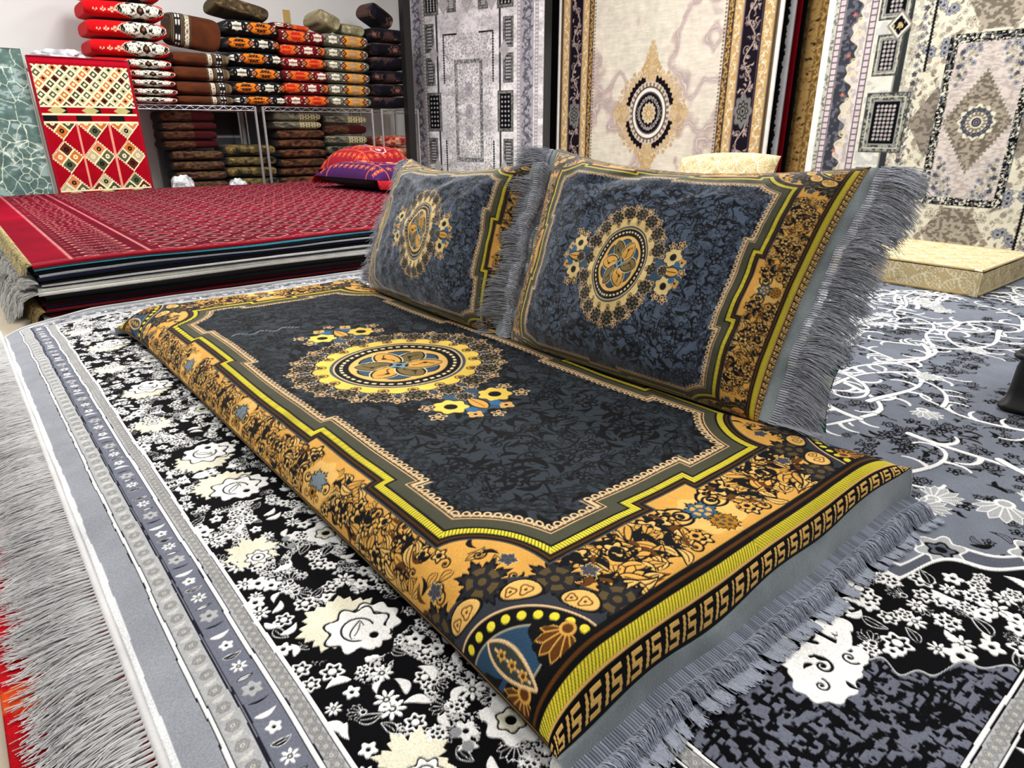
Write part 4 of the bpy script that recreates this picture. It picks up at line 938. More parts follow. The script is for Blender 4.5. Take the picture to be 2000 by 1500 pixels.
def fringe_rug():
    pitch = .0098; ys = np.arange(.15, 2.86, pitch); n = 20; N = len(ys)*n; K = 9
    yb = np.repeat(ys, n)+nrg.uniform(-.0018, .0018, N); grp = np.repeat(np.arange(len(ys)), n)
    yb -= .14*np.clip((yb-2.3)/.68, 0, 1)**2
    t = np.linspace(0, 1, K)[None, :]; L = nrg.uniform(.085, .135, N)[:, None]*(1+.0*t)
    ang = (fbm(yb*2.4, yb*0+2, 5)-.5)*1.2+(fbm(yb*26, yb*0+2, 5)-.5)*.8+nrg.normal(0, .26, N); spread = nrg.uniform(-.008, .008, N)
    x = .048-L*t*np.cos(ang*.6)[:, None]; y = yb[:, None]+spread[:, None]*np.clip((t-.12)*2, 0, 1)+L*t*np.sin(ang)[:, None]*.55*t
    y += .004*np.sin(t*9+nrg.uniform(0, 6, N)[:, None])*t
    z = -.008-.022*t+nrg.uniform(0, .012, N)[:, None]*np.sin(t*PI*.8)
    C = c8(252, 252, 252)[None]*nrg.uniform(.90, 1.01, N)[:, None]
    tubes('fringe', clampz(np.stack([x, y, z], -1), FL+.014), .0014, M['whiteyarn'], rug, 3, C, .55)
    y2 = np.linspace(.15, 2.98, 500); P = np.stack([y2*0+.045, y2-.14*np.clip((y2-2.3)/.68, 0, 1)**2, y2*0-.010], -1)[None]
    tubes('selvage', P, .0055, M['whiteyarn'], rug, 8, np.array([[.93, .93, .93]]))
fringe_rug()
rr = Cv(np.arange(-.089, .4, .004), np.arange(-.4, 2.3, .006), c8(172, 8, 20))
n = fbm(rr.X[None, :]*9+0*rr.Y[:, None], rr.Y[:, None]*9+0*rr.X[None, :], 2); rr.C *= (.75+.5*n[..., None]); m = n > .62; rr.C[m] = c8(206, 74, 26)
m = (fbm(rr.X[None, :]*22+0*rr.Y[:, None], rr.Y[:, None]*22+0*rr.X[None, :], 5) > .64) & (rr.X[None, :] > -.06); rr.C[m] = c8(216, 90, 30)
X, Y = np.meshgrid(rr.X, rr.Y)
tag(grid_obj('floor_rug', np.stack([X, Y, X*0+FL+.011], -1), rr.C, M['rug'], skirt=(0, 0, -.0105)), 'bright red rug strip with orange flecks, peeping out under the white fringe', 'rug')

# ================================================================== mattress
HW, HL = .4425, 1.056
def edge_profile(sig, rx, rz, tot):
    """arc length from the seam -> inward distance, height fraction; a quarter ellipse of length tot"""
    a = np.linspace(0, PI/2, 200); cx = rx*(1-np.cos(a)); cz = rz*np.sin(a)
    L = np.concatenate([[0], np.cumsum(np.hypot(np.diff(cx), np.diff(cz)))]); s = np.clip(sig, 0, None)
    x = np.where(s < L[-1], np.interp(s, L, cx), rx+s-L[-1]); h = np.interp(s, L, cz)/rz
    return x, h
def bed():
    S = np.arange(-HW-.045, HW+.0451, .0016)
    T = np.concatenate([ramp(-HL, HL, .00115, lambda t: max(1., (t+HL+.35)/.55)), [HL]])
    cv = Cv(S, T, 0); majlis(cv, HW, HL, BED_P)
    # a pale brushed scratch in the nap
    cv.sy = [(1, 1, 0, 0)]
    for k_ in range(26):
        a_ = -.245+.185*k_/26; cv.line([(a_, .470+.012*math.sin(k_*.7)), (a_+.008, .470+.012*math.sin(k_*.7)+.006)], .0016, c8(150, 160, 170))
    X0, Y0 = np.meshgrid(S, T); sl = HW+X0; sr = HW-X0; en = T[:, None]+HL+0*X0; ef = HL-T[:, None]+0*X0
    zl, zr = .034, .060+.020*np.clip(1-en/.5, 0, 1)
    xl, hl = edge_profile(sl, .098, .085, .14); xr, hr = edge_profile(sr, .098, .085, .14)
    yn, hn = edge_profile(en, .062, .075, .106); yf, hf = edge_profile(ef, .062, .075, .106)
    u0, u1, v0, v1 = .368, 1.185, .374, 2.385
    x = np.where(X0 < 0, u0+xl, u1-xr); w_ = (u1-u0)/2; 
    x = np.where(X0 < 0, u0+xl*w_/xl[:, X0[0] < 0].max(), u1-xr*w_/xr[:, X0[0] >= 0].max())
    y = np.where(Y0 < 0, v0+yn, v1-yf); hl2 = (v1-v0)/2
    y = np.where(Y0 < 0, v0+yn*hl2/yn[Y0[:, 0] < 0].max(), v1-yf*hl2/yf[Y0[:, 0] >= 0].max())
    hs = np.where(X0 < 0, hl, hr); he = np.where(Y0 < 0, hn, hf)
    f = (X0/HW+1)/2; base = zl*(1-f**1.7)+zr*f**1.7
    top = .113-.008*np.exp(-(X0/.28)**2-(Y0/.8)**2)+.007*(fbm(X0*3.2+4, Y0*2.6, 8)-.5)*2
    z = base+(top-base)*np.minimum(hs, 1)**.95*np.minimum(he, 1)**.9
    # below the seams the cover tucks in
    dl = np.clip(-sl, 0, None); dr = np.clip(-sr, 0, None); d = dl+dr
    z = z-d*.62*(base/.034 if False else 1)*np.where(X0 < 0, 1, 1.5); x = x+dl*.30-dr*.35
    x += -.012*np.cos(np.clip(np.minimum(en, ef)/.12, 0, 1)*PI)*0
    ca = np.clip(1-np.minimum(sl, sr)/.22, 0, 1)**1.5*np.clip(1-np.minimum(en, ef)/.26, 0, 1)**1.5
    x += ca*np.where(X0 < 0, -.030, .050)*np.where(Y0 < 0, .25+.75*(X0 > 0), 1.); y += ca*np.where(Y0 < 0, -.012, .085)
    z += .0045*(fbm(X0*9, Y0*7+3, 5)-.5)*np.clip(hs, 0, 1)
    z = np.maximum(z, .004)
    ends = np.clip(1-en/.10, 0, 1)**2
    z += .006*ends*np.sin(X0*23+1)*hs
    lum = cv.C.mean(2); z += .0008*np.clip(lum*1.5, 0, 1)
    root = grid_obj('floor_mattress', np.stack([x, y, z], -1), cv.C, M['velvet'])
    tag(root, 'long black and gold velvet floor mattress with round medallion, on the grey rug', 'mattress')
    # underside, hidden: closes the volume
    boxes('underside', [(u0+.03, u1-.03, v0+.03, v1-.03, .004, .03)], M['greyvelvet'], root)
    # grey velvet end bands with the knotted fringe
    for sgn in (-1, 1):
        row = 0 if sgn < 0 else -1
        ex, ey, ez = x[row], y[row], z[row]; sel = slice(20, -20, 3); ex, ey, ez = ex[sel], ey[sel], ez[sel]; m = len(ex); nb = 9
        f2 = np.linspace(0, 1, nb)[:, None]; wob = .004*np.sin(ex*31)[None]*f2
        bx = ex[None]+0*f2; out = .012+.003*np.sin(ex*9)
        by = ey[None]+sgn*(out[None]*f2+wob*.5); bz = ez[None]*(1-f2)+(.012+.35*np.clip(ez-.045, 0, 1))[None]*f2+.008*np.sin(f2*PI)
        grid_obj('end_band', np.stack([bx, by, bz], -1), None, M['greyvelvet'], root, flip=(sgn > 0))
        rx, ry, rz = bx[-1], by[-1], bz[-1]
        # whipped header: short cords side by side
        xs = np.arange(rx[0], rx[-1], .0042); yy = np.interp(xs, rx, ry); zz = np.interp(xs, rx, rz)
        hd = np.stack([np.stack([xs, yy-sgn*.002, zz+.002], -1), np.stack([xs+.0015, yy+sgn*.007, zz-.0005], -1), np.stack([xs+.003, yy+sgn*.016, zz-.004], -1)], 1)
        tubes('fringe_header', clampz(hd, .006), .0019, M['yarn'], root, 5, np.tile(c8(166, 174, 190), (len(xs), 1))*nrg.uniform(.85, 1.1, (len(xs), 1)))
        n = 16; N = len(xs)*n; K = 8; t = np.linspace(0, 1, K)[None]; xb = np.repeat(xs, n)+nrg.uniform(-.002, .002, N); yb = np.repeat(yy+sgn*.015, n); zb = np.repeat(zz-.003, n)
        g = np.round(xb/.021); ax = (fbm(g*3.7, g*0+1, 4)-.5)*1.4+nrg.normal(0, .10, N); L = nrg.uniform(.040, .062, N)[:, None]
        cx = (g*.021-xb)*.55
        px = xb[:, None]+cx[:, None]*t+L*t*np.sin(ax)[:, None]*.6+.0015*np.sin(t*8+nrg.uniform(0, 6, N)[:, None])
        py = yb[:, None]+sgn*L*t*np.cos(ax*.5)[:, None]*(.85)
        pz = zb[:, None]-.9*L*t*t+nrg.uniform(0, .012, N)[:, None]*np.sin(t*PI)
        C = c8(184, 192, 210)[None]*nrg.uniform(.82, 1.10, N)[:, None]
        tubes('fringe', clampz(np.stack([px, py, pz], -1), .004+.0006), .00075, M['yarn'], root, 3, C, .6)
    return root
bed()

# ================================================================== throw pillows on the mattress
def pillow(name, BL, BR, TL, TR, label, cat, group, HWp=.26, HLp=.40, t0=.115, paint=None, mat=None, step=.0014, sag=.045, fringe=True, endband=True, fcol=c8(196, 200, 212), pinch=1., flen=(.055, .085), creases=True, seed=1, off=(0, 0, 0), lean=(0, 0), fsc=(1, 1), step2=None, ecol=None, wrapT=1.):
    BL, BR, TL, TR = [np.array(p, float) for p in (BL, BR, TL, TR)]
    q = np.linspace(-1, 1, 1201); Hh = np.linalg.norm(TL-BL+TR-BR)/4
    prof = lambda q: np.clip(1-np.abs(q)**5, 0, 1)**.5
    L = np.concatenate([[0], np.cumsum(np.hypot(np.diff(q*Hh), np.diff(prof(q)*t0*wrapT)))]); A = L[-1]/2
    a = np.arange(-A, A+.0001, step); b = np.arange(-HLp, HLp+.0001, step2 or step)
    cv = Cv(a+off[0]+off[2]*np.clip(a/A, 0, 1)**2, b+off[1], 0); paint(cv, A, HLp)
    Q = np.interp(a+A, L, q); q_, p_ = np.meshgrid(Q, b/HLp)      # rows run along the pillow, p = -1 at the right-hand (near) end
    def sheet(q_, p_, s):
        w = (1-p_)/2   # 1 at BR
        B_ = BL[None, None]*(1-w[..., None])+BR[None, None]*w[..., None]; T_ = TL[None, None]*(1-w[..., None])+TR[None, None]*w[..., None]
        h = (q_+1)/2
        dip = 1-np.abs(p_)**2.2
        h = h*(1-sag*2.0*dip*np.clip(h, 0, 1))+.0*dip; h = h+.03*dip*(1-h)*0
        P = B_*(1-h[..., None])+T_*h[..., None]
        e = (BL-BR)/np.linalg.norm(BL-BR); upv = (TL+TR-BL-BR); upv /= np.linalg.norm(upv); n = np.cross(e, upv); n /= np.linalg.norm(n)
        if n[0] > 0: n = -n
        ends = np.clip(1-np.abs(p_)**3.2, 0, 1)**.62; Tn = t0*(.06+.94*ends)*prof(q_)*(1+.12*np.cos(p_*PI/2)*(1-q_**2))
        P = P-e[None, None]*(p_*.018*(1-q_**2)*np.abs(p_)**3)[..., None]*pinch
        if creases:
            cr = .012*(fbm(p_*2.6+seed, q_*2.2+5, seed)-.5)*2+.006*(fbm(p_*7+seed, q_*5, seed+3)-.5)*2
            d = q_+.05-.75*np.abs(p_)+.6*0; cr = cr*np.clip(1.1-q_**6, 0, 1)-.010*np.exp(-((q_-.78-.12*np.sin(p_*5+seed))/.07)**2)*np.exp(-((p_-.1)/.5)**2)*(s > 0)
            Tn = Tn+cr*ends
        return P+n[None, None]*(s*Tn)[..., None], n, e
    P, n, e = sheet(q_, p_, 1.)
    flip = np.dot(np.cross(P[1, 0]-P[0, 0], P[0, 1]-P[0, 0]), n) > 0
    root = grid_obj(name, P, cv.C, mat or M['velvet'], flip=flip); tag(root, label, cat, group)
    qb, pb = np.meshgrid(np.sin(np.linspace(-PI/2, PI/2, 60)), np.linspace(-1, 1, 80)); Pb, _, _ = sheet(qb, pb, -1.)
    Cb = np.zeros((80, 60, 3), np.float32); Cb[:] = ecol if ecol is not None else c8(40, 40, 44)
    grid_obj('back_panel', Pb, Cb, mat or M['velvet'], root, flip=not flip)
    if fringe:
        for s in (-1, 1):    # s=-1: right-hand end
            qs = np.linspace(-.985, .985, 260); Pe, _, _ = sheet(qs[None, :], np.full((1, 260), float(s)), 1.); Pe2, _, _ = sheet(qs[None, :], np.full((1, 260), float(s)), -1.)
            c = (Pe[0]+Pe2[0])/2; d = e*s
            bw = .026 if endband else .004
            if endband:
                f = np.linspace(0, 1, 7)[:, None, None]; wob = (.006*np.sin(qs*9+s)+.003*np.sin(qs*23))[None, :, None]*n[None, None]*f
                for k_, Pq in ((1, Pe[0]), (-1, Pe2[0])):
                    g = Pq[None]*(1-f)+(c+d*bw)[None]*f+wob+n[None, None]*k_*.003*np.sin(f*PI)
                    grid_obj('end_band', g, None, M['greyvelvet'], root, flip=(k_*s > 0))
                c = c+d*bw+wob[-1]
            m = int(np.linalg.norm(c[-1]-c[0])/.0048); fi = np.linspace(0, 259, m); cc = np.stack([np.interp(fi, np.arange(260), c[:, k]) for k in range(3)], -1)
            hd = np.stack([cc-d*.003+n*.004, cc+d*.008+n*.003, cc+d*.016-n*.001], 1)
            tubes('fringe_header', hd, .0021, M['yarn'], root, 5, np.tile(fcol, (m, 1))*nrg.uniform(.85, 1.1, (m, 1)))
            k = 22; N = m*k; K = 9; t = np.linspace(0, 1, K)[None]; R0 = np.repeat(cc, k, 0)+nrg.normal(0, .0014, (N, 3)); gi = np.repeat(np.arange(m), k)//4
            L_ = nrg.uniform(flen[0], flen[1], N)[:, None, None]*fsc[(s+1)//2]; tt = t[..., None]
            side = nrg.normal(0, .11, N)+(fbm(gi*.45, gi*0+seed, 3)-.5)*.9; fr = nrg.normal(.0, .13, N)+(fbm(gi*.3, gi*0+seed+4, 3)-.5)*.6
            up_ = np.array([0, 0, 1.])
            path = R0[:, None]+d[None, None]*(.014+L_*tt)*1.0+up_[None, None]*(side[:, None, None]*L_*tt)+n[None, None]*(fr[:, None, None]*L_*tt)
            path = path-up_[None, None]*(L_*tt**2*.35)+n[None, None]*lean[(s+1)//2]*L_*tt
            path = path+n[None, None]*(.003*np.sin(tt*7+nrg.uniform(0, 6, N)[:, None, None]))
            lowz = np.where(path[..., 0] < 1.16, .118, .006); near = R0[:, 2][:, None] < .3
            path[..., 2] = np.where(near, np.maximum(path[..., 2], lowz), path[..., 2])
            C = fcol[None]*nrg.uniform(.82, 1.08, N)[:, None]
            tubes('fringe', path, .0008, M['yarn'], root, 3, C, .55)
    return root
pm = lambda cv, A, B: majlis(cv, A, B, PIL_P, 5)
pillow('throw_pillow', (1.110, 1.345, .104), (1.14, .615, .108), (1.275, 1.345, .600), (1.435, .615, .578), 'nearer of the two black and gold fringed pillows, right fringe in full view', 'pillow', 'fringed pillows on the mattress', paint=pm, mat=M['pillow'], seed=2, off=(.022, 0, .042), lean=(0, .75), fsc=(1, .8))
pillow('throw_pillow', (1.125, 2.165, .104), (1.10, 1.40, .108), (1.325, 2.165, .548), (1.235, 1.40, .565), 'farther of the two black and gold fringed pillows, beside the red rug stack', 'pillow', 'fringed pillows on the mattress', paint=pm, mat=M['pillow'], seed=5, step=.0019, off=(0, .06, .035), fsc=(.25, 1))
# patterned bolster that props the pillow up from behind
def bolster_paint(cv, A, B):
    cush_kilim(cv, c8(20, 28, 36), c8(30, 110, 90), c8(236, 232, 214), .0)
    X = cv.X[None, :]+0*cv.Y[:, None]; Y = cv.Y[:, None]+0*cv.X[None, :]
    cv.C[:] = c8(18, 20, 24); w = (X*1.0+.0*Y+.012*np.abs(((Y/.03) % 1)-.5)); k = (w/.028) % 3; cv.C[k < 1.1] = c8(232, 228, 204); cv.C[(k > 1.5) & (k < 2.2)] = c8(20, 104, 88)
b_ = pillow('support_cushion', (1.37, 1.28, .03), (1.36, .575, .03), (1.52, 1.28, .27), (1.47, .60, .20), 'dark cushion with green and cream zigzag stripes, propping the nearer pillow from behind', 'cushion', None, HLp=.34, t0=.06, paint=bolster_paint, fringe=False, step=.003, seed=7)
b2_ = pillow('support_cushion', (1.37, 2.10, .03), (1.37, 1.45, .03), (1.56, 2.10, .36), (1.56, 1.45, .36), 'dark striped cushion hidden behind the farther fringed pillow', 'cushion', None, HLp=.34, t0=.06, paint=bolster_paint, fringe=False, step=.004, seed=8)

# ================================================================== stack of rugs on the left
def rug_stack():
    y0, y1, x0, x1 = 3.0, 6.15, .20, 3.55
    LY = [(.011, (214, 212, 208), 'off-white', 0), (.010, (92, 8, 20), 'dark red', 1), (.008, (16, 12, 16), 'black', 1), (.010, (96, 8, 18), 'dark red', 0), (.009, (18, 20, 44), 'navy', 1), (.009, (86, 6, 16), 'maroon', 0),
          (.015, (8, 7, 9), 'black', 1), (.014, (14, 10, 14), 'black', 0), (.013, (240, 240, 232), 'cream', 1), (.011, (246, 246, 242), 'white', 0), (.007, (58, 54, 66), 'slate', 1), (.008, (226, 226, 226), 'light grey', 1),
          (.013, (6, 7, 10), 'black', 0), (.011, (14, 20, 46), 'navy', 1), (.007, (176, 180, 188), 'grey', 0), (.013, (12, 14, 22), 'black', 1), (.009, (84, 196, 226), 'sky blue', 0), (.011, (150, 6, 30), 'crimson', 1)]
    tot = sum(l[0] for l in LY); sc = (.19-FL)/tot; z = FL; X = np.linspace(x0, x1, 150)
    names = {}
    for i, (th, c, cn, fr) in enumerate(LY):
        th *= sc; last = i == len(LY)-1; R = np.random.default_rng(i+3)
        jx = R.uniform(-.012, .012); jy = R.uniform(-.010, .006)
        def wave(X, k, zl): return (.010*(fbm(X*1.7+0, X*0+3+k*.12, 2)-.5)*2+.002*np.sin(X*6+k*.3))*np.clip(zl/.15, 0, 1)
        def corner(X, zl): return -.014*np.clip(1-(X-x0)/.35, 0, 1)**1.5*max(zl/.19, 0)
        Xj = X+jx; lo = z+wave(Xj, i, z)+corner(Xj, z)+.0004; hi = z+th+wave(Xj, i+1, z+th)+corner(Xj, z+th)-.0006
        if last: hi = hi+.002
        yf = y0+jy+.006*np.sin(X*3+i*1.3)
        a = np.array([0, .35, .7, 1, .7, .35, 0])*min(th*.5, .006)
        rows = [np.stack([X+jx, X*0+y1, hi], -1)] if not last else [np.stack([X+jx, yf+.010, hi+.0002], -1)]
        for k, f in enumerate(np.linspace(1, 0, 7)): rows.append(np.stack([X+jx, yf-a[k], lo+(hi-lo)*f], -1))
        rows.append(np.stack([X+jx, X*0+y1, lo], -1)); P = np.stack(rows)
        C = np.zeros(P.shape, np.float32); C[:] = c8(*c)
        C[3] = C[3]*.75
        nm = 'folded_rug' if False else 'stacked_rug'
        cnt = names.get(cn, 0); names[cn] = cnt+1
        pos = 'bottom of' if i == 0 else ('top of' if last else None)
        lab = {0: 'off-white rug edge lowest in the tall rug stack, on the floor', len(LY)-1: 'crimson rug with rows of diamond guls, topmost of the rug stack'}.get(i)
        if lab is None:
            ordn = 'second third fourth fifth sixth seventh eighth ninth tenth eleventh twelfth thirteenth fourteenth fifteenth sixteenth seventeenth'.split()
            lab = '%s rug edge in the rug stack, %s layer up from the floor' % (cn, ordn[i-1])
        if last:
            gx = ramp(x0, x1, .0045, lambda x: 1.); gy = ramp(y0+.010, y1, .0045, lambda y: max(1, (y-2.6)/.7)); cvr = Cv(gx, gy, 0); red_rug(cvr, x0, y0, x1)
            GX, GY = np.meshgrid(gx, gy); zt = np.interp(GX, X, hi)+.003*fbm(GX*1.5, GY*1.5, 4)*np.clip((GY-y0)/.2, 0, 1)
            yo = np.interp(GX, X, yf)-y0; GYp = GY+yo*np.clip(1-(GY-y0)/.3, 0, 1)
            o = grid_obj(nm, np.stack([GX+jx, GYp, zt], -1), cvr.C, M['hang'])
            o2 = grid_obj('rug_edge', P, C, M['cush'], o, flip=False)
        else:
            V = P.reshape(-1, 3); ny, nx = P.shape[:2]; F = gfaces(ny, nx, False)
            i0 = [r*nx for r in range(ny)]; 
            o = mesh_obj(nm, V, F, M['cush'], None, C.reshape(-1, 3))
            # left-hand end
        tag(o, lab, 'rug', 'rugs in the tall stack')
        # left end: fringe hanging from some of the rugs
        if i in (3, 8, 12, 17):
            col = {3: c8(206, 178, 116), 8: c8(240, 240, 238), 12: c8(236, 236, 234), 17: c8(236, 220, 164)}[i]
            m, cl = {3: (16, 260), 8: (26, 240), 12: (30, 260), 17: (60, 150)}[i]; N = m*cl; cen = np.sort(R.uniform(y0, y0+1.3, m)); cen[0] = y0+.02
            yb = np.repeat(cen, cl)+R.normal(0, .016, N); zz = np.interp(x0, X, hi)-.004; K = 8; t = np.linspace(0, 1, K)[None]
            if last: yb = R.uniform(y0+.01, y1-1., N)
            Lc = np.repeat(R.uniform(.05, .13, m), cl)[:, None]; L = (Lc if not last else .034)*{3: .4, 12: .28}.get(i, 1)*R.uniform(.6, 1.1, N)[:, None]; o_ = .012+.030*(i == 8)+.020*(i == 12)
            px = x0-.002-o_*np.clip(t*2, 0, 1)-L*t*.45-R.uniform(0, .02, N)[:, None]*t; py = yb[:, None]+(R.normal(0, .30, N)+np.repeat(R.normal(0, .4, m), cl))[:, None]*L*t
            pz = zz-L*t**1.5*.85+R.uniform(0, .02, N)[:, None]*np.sin(t*PI)+.004*np.sin(t*11+R.uniform(0, 6, N)[:, None])*t
            CC = col[None]*R.uniform(.78, 1.06, N)[:, None]
            tubes('fringe', clampz(np.stack([px, py, pz], -1), FL+.003), .0011, M['whiteyarn'], o, 3, CC, .6)
        z += th
    # plain gold end web of the top rug
    return
rug_stack()

# ================================================================== rugs hanging from the rack
def hanging(name, A, B, z0, z1, paint, step, label, th=.012, cz=0., tilt=0., bulge=.01):
    A = np.array(A, float); B = np.array(B, float); W_ = np.linalg.norm(B-A); d = (B-A)/W_
    a = np.arange(0, W_+step/2, step); zz = np.arange(z0, z1+step/2, step); cv = Cv(a, zz, 0); paint(cv)
    GA, GZ = np.meshgrid(a, zz); nrm = np.array([d[1], -d[0]])
    if nrm[0] > 0: nrm = -nrm
    w = bulge*(fbm(GA*1.3, GZ*.5, 3)-.5)*2
    P = np.stack([A[0]+d[0]*GA+nrm[0]*w, A[1]+d[1]*GA+nrm[1]*w, GZ], -1)
    nz = np.cross(P[0, 1]-P[0, 0], P[1, 0]-P[0, 0]); flip = np.dot(nz[:2], nrm) < 0
    o = grid_obj(name, P, cv.C, M['hang'], flip=flip, skirt=(-nrm[0]*th, -nrm[1]*th, 0))
    return tag(o, label, 'rug', 'rugs hanging on the rack')
ZT = 2.45
def cream_p(cv): cream_rug(cv)
hanging('hanging_rug', (4.65, 2.44), (4.65, .48), -.012, 2.2, cream_p, .0045, 'cream and grey hanging rug with framed black flower panels, nearest on the right')
hanging('hanging_rug', (4.9, 5.22), (4.9, 2.90), .0, 2.2, lambda c: gold_rug(c), .0055, 'cream marbled hanging rug with gold borders and tan star medallion, in the middle')
hanging('hanging_rug', (4.25, 6.9), (4.75, 5.27), .0, 2.2, lambda c: grey_rug(c), .0055, 'silver grey hanging rug with black-framed small panels, beside the shelves')
def strip_paint(kind):
    def f(cv):
        if kind == 'gold':
            vine_band(cv, cv.X[0], cv.X[0]+.30, c8(60, 48, 34), c8(190, 154, 96), c8(150, 110, 60), .1, 3)
            w = .24; vine_band(cv, cv.X[0]+w*.0, cv.X[0]+w*.30, c8(150, 122, 80), c8(80, 60, 34), c8(210, 180, 120), .1, 5); vine_band(cv, cv.X[0]+w*.62, cv.X[0]+w*.9, c8(120, 92, 50), c8(214, 178, 110), c8(70, 50, 30), .1, 5)
        elif kind == 'fuzz':
            X = cv.X[None, :]+0*cv.Y[:, None]; Y = cv.Y[:, None]+0*X; cv.C[:] = c8(16, 16, 18); cv.C[(X+.02*vnoise(Y*60, X*0) > cv.X[-1]-.035)] = c8(150, 150, 154)
        elif kind == 'black': cv.C[:] = c8(12, 12, 14)
        elif kind == 'red': cv.C[:] = c8(120, 8, 24)
        elif kind == 'grey': cv.C[:] = c8(176, 172, 170)
    return f
# pages of the rack seen edge by edge between the big rugs
for (A, B, z0, kind, lab) in [((5.14, 2.90), (5.14, 2.2), .0, 'gold', 'brown and gold flowered hanging rug, only its border showing left of the cream one'),
                              ((5.07, 3.10), (5.07, 2.825), .0, 'black', 'black hanging rug edge between the dark red strip and the brown border'),
                              ((5.03, 3.10), (5.03, 2.835), .0, 'red', 'plain dark red hanging rug, a narrow strip beside the black ones'),
                              ((4.97, 3.10), (4.97, 2.845), .0, 'fuzz', 'black hanging rug with a frayed grey edge, next to the dark red strip'),
                              ((5.02, 5.45), (5.02, 5.0), .0, 'black', 'black hanging rug edge between the silver and marbled rugs'),
                              ((4.97, 5.30), (4.97, 5.15), .0, 'grey', 'pale grey hanging rug edge left of the marbled one')]:
    hanging('hanging_rug', A, B, z0, 2.2, strip_paint(kind), .006, lab, bulge=.0)
rk = empty('rug_rack', (5.0, 3.5, FL), 0, 'black steel rack the big rugs hang from', 'rack')
boxes('rail', [(-.5, .5, -3.2, 3.55, 2.245, 2.285)], M['blackmetal'], rk)
boxes('post', [(-1.12, -1.04, 2.86, 2.94, 0, 2.9)], M['blackmetal'], rk)
boxes('post', [(.42, .50, -3.2, -3.12, 0, 2.25)], M['blackmetal'], rk)

# ================================================================== cream mattress and pillow on the right
def quilt_paint(cv, A, B):
    X = cv.X[None, :]+0*cv.Y[:, None]; Y = cv.Y[:, None]+0*cv.X[None, :]
    f = fan_pattern(X, Y, .13); base = c8(206, 186, 140); ln = c8(242, 232, 200); cv.C[:] = base+(ln-base)*f[..., None]
    m = np.abs(((X+Y*.5)/.07) % 1-.5) < .04; cv.C[m & (vnoise(X*60, Y*20, 2) > .6)] = c8(186, 160, 104)
def cream_mattress():
    x0, x1, y0, y1, z1 = 3.17, 3.80, .845, 2.80, .115; R = .03
    n1, n2 = 170, 420; s = np.linspace(-.5, .5, n1); t = np.linspace(-.5, .5, n2)
    def coord(L, m):  # arc: side face, rounding, top, rounding, side face
        a = np.linspace(0, 1, m); tot = z1*2+L; d = a*tot
        x = np.clip(d-z1, 0, L); h = np.minimum(np.minimum(d, tot-d), z1); return x, h, d
    xs, hx, dx = coord(x1-x0, n1); ys, hy, dy = coord(y1-y0, n2)
    X, Y = np.meshgrid(xs, ys); H = np.minimum(np.meshgrid(hx, hy)[0], np.meshgrid(hx, hy)[1])
    rnd = lambda h: z1*(np.clip(h/z1, 0, 1))
    inx = R*(1-np.clip((z1-hx)/R, 0, 1))**2; iny = R*(1-np.clip((z1-hy)/R, 0, 1))**2
    Z = H+.006*(fbm(X*8, Y*6, 3)-.5)*(H > z1*.8)-.006*np.exp(-((z1-H)/.02)**2)*0
    e = np.minimum(np.minimum(X, x1-x0-X), np.minimum(Y, y1-y0-Y)); Z = Z-.010*np.clip(1-e/.05, 0, 1)**2*(H > z1*.95)
    P = np.stack([x0+X, y0+Y, Z+.002], -1); cv = Cv(dx, dy, 0); quilt_paint(cv, 0, 0)
    o = grid_obj('floor_mattress', P, cv.C, M['hang']); tag(o, 'low cream and gold quilted mattress on the rug in front of the hanging rugs', 'mattress')
    pts = np.array([(x0, y0), (x1, y0), (x1, y1), (x0, y1), (x0, y0)]); path = []
    for i in range(4): path += [pts[i]+(pts[i+1]-pts[i])*k/60 for k in range(60)]
    path = np.array(path)
    for z_ in (.010, z1-.004): tubes('piping', np.column_stack([path, np.full(len(path), z_)])[None], .005, M['yarn'], o, 6, np.array([c8(226, 204, 150)]))
cream_mattress()
def qp(cv, A, B): quilt_paint(cv, A, B)
pillow('throw_pillow', (3.60, 2.80, .118), (3.60, 2.10, .118), (3.72, 2.78, .47), (3.72, 2.10, .50), 'plump cream and gold pillow with woven fans, standing on the cream mattress', 'pillow', None, HLp=.35, t0=.09, paint=qp, mat=M['hang'], fringe=False, step=.004, sag=-.03, seed=11, ecol=c8(214, 196, 150))

# ================================================================== black open bin at the right edge
def bin_():
    def ring(cx, cy, hx, hy, z, r=.02, n=6):
        P = []
        for (sx, sy, a0) in ((1, 1, 0), (-1, 1, PI/2), (-1, -1, PI), (1, -1, 3*PI/2)):
            for k in range(n+1):
                a = a0+k*PI/2/n; P.append((cx+sx*(hx-r)+r*math.cos(a), cy+sy*(hy-r)+r*math.sin(a), z))
        return P
    cx, cy = 2.045, .245
    prof = [(.160, .0), (.165, .006), (.165, .014), (.156, .018), (.152, .06), (.150, .11), (.146, .128), (.156, .131), (.160, .136), (.160, .142), (.154, .146), (.148, .142), (.138, .128), (.138, .02)]
    rows = [ring(cx, cy, h, h*.98, z+.003) for (h, z) in prof]; P = np.array(rows); m = P.shape[1]
    V = P.reshape(-1, 3); F = []
    for i in range(len(rows)-1):
        for j in range(m): k = (j+1) % m; F.append([i*m+j, i*m+k, (i+1)*m+k, (i+1)*m+j])
    o = mesh_obj('storage_bin', V, F, M['black']); boxes('base', [(cx-.13, cx+.13, cy-.13, cy+.13, .012, .02)], M['black'], o)
    tag(o, 'black open-topped bin with a thick rim, on the rug at the right edge', 'bin')
bin_()
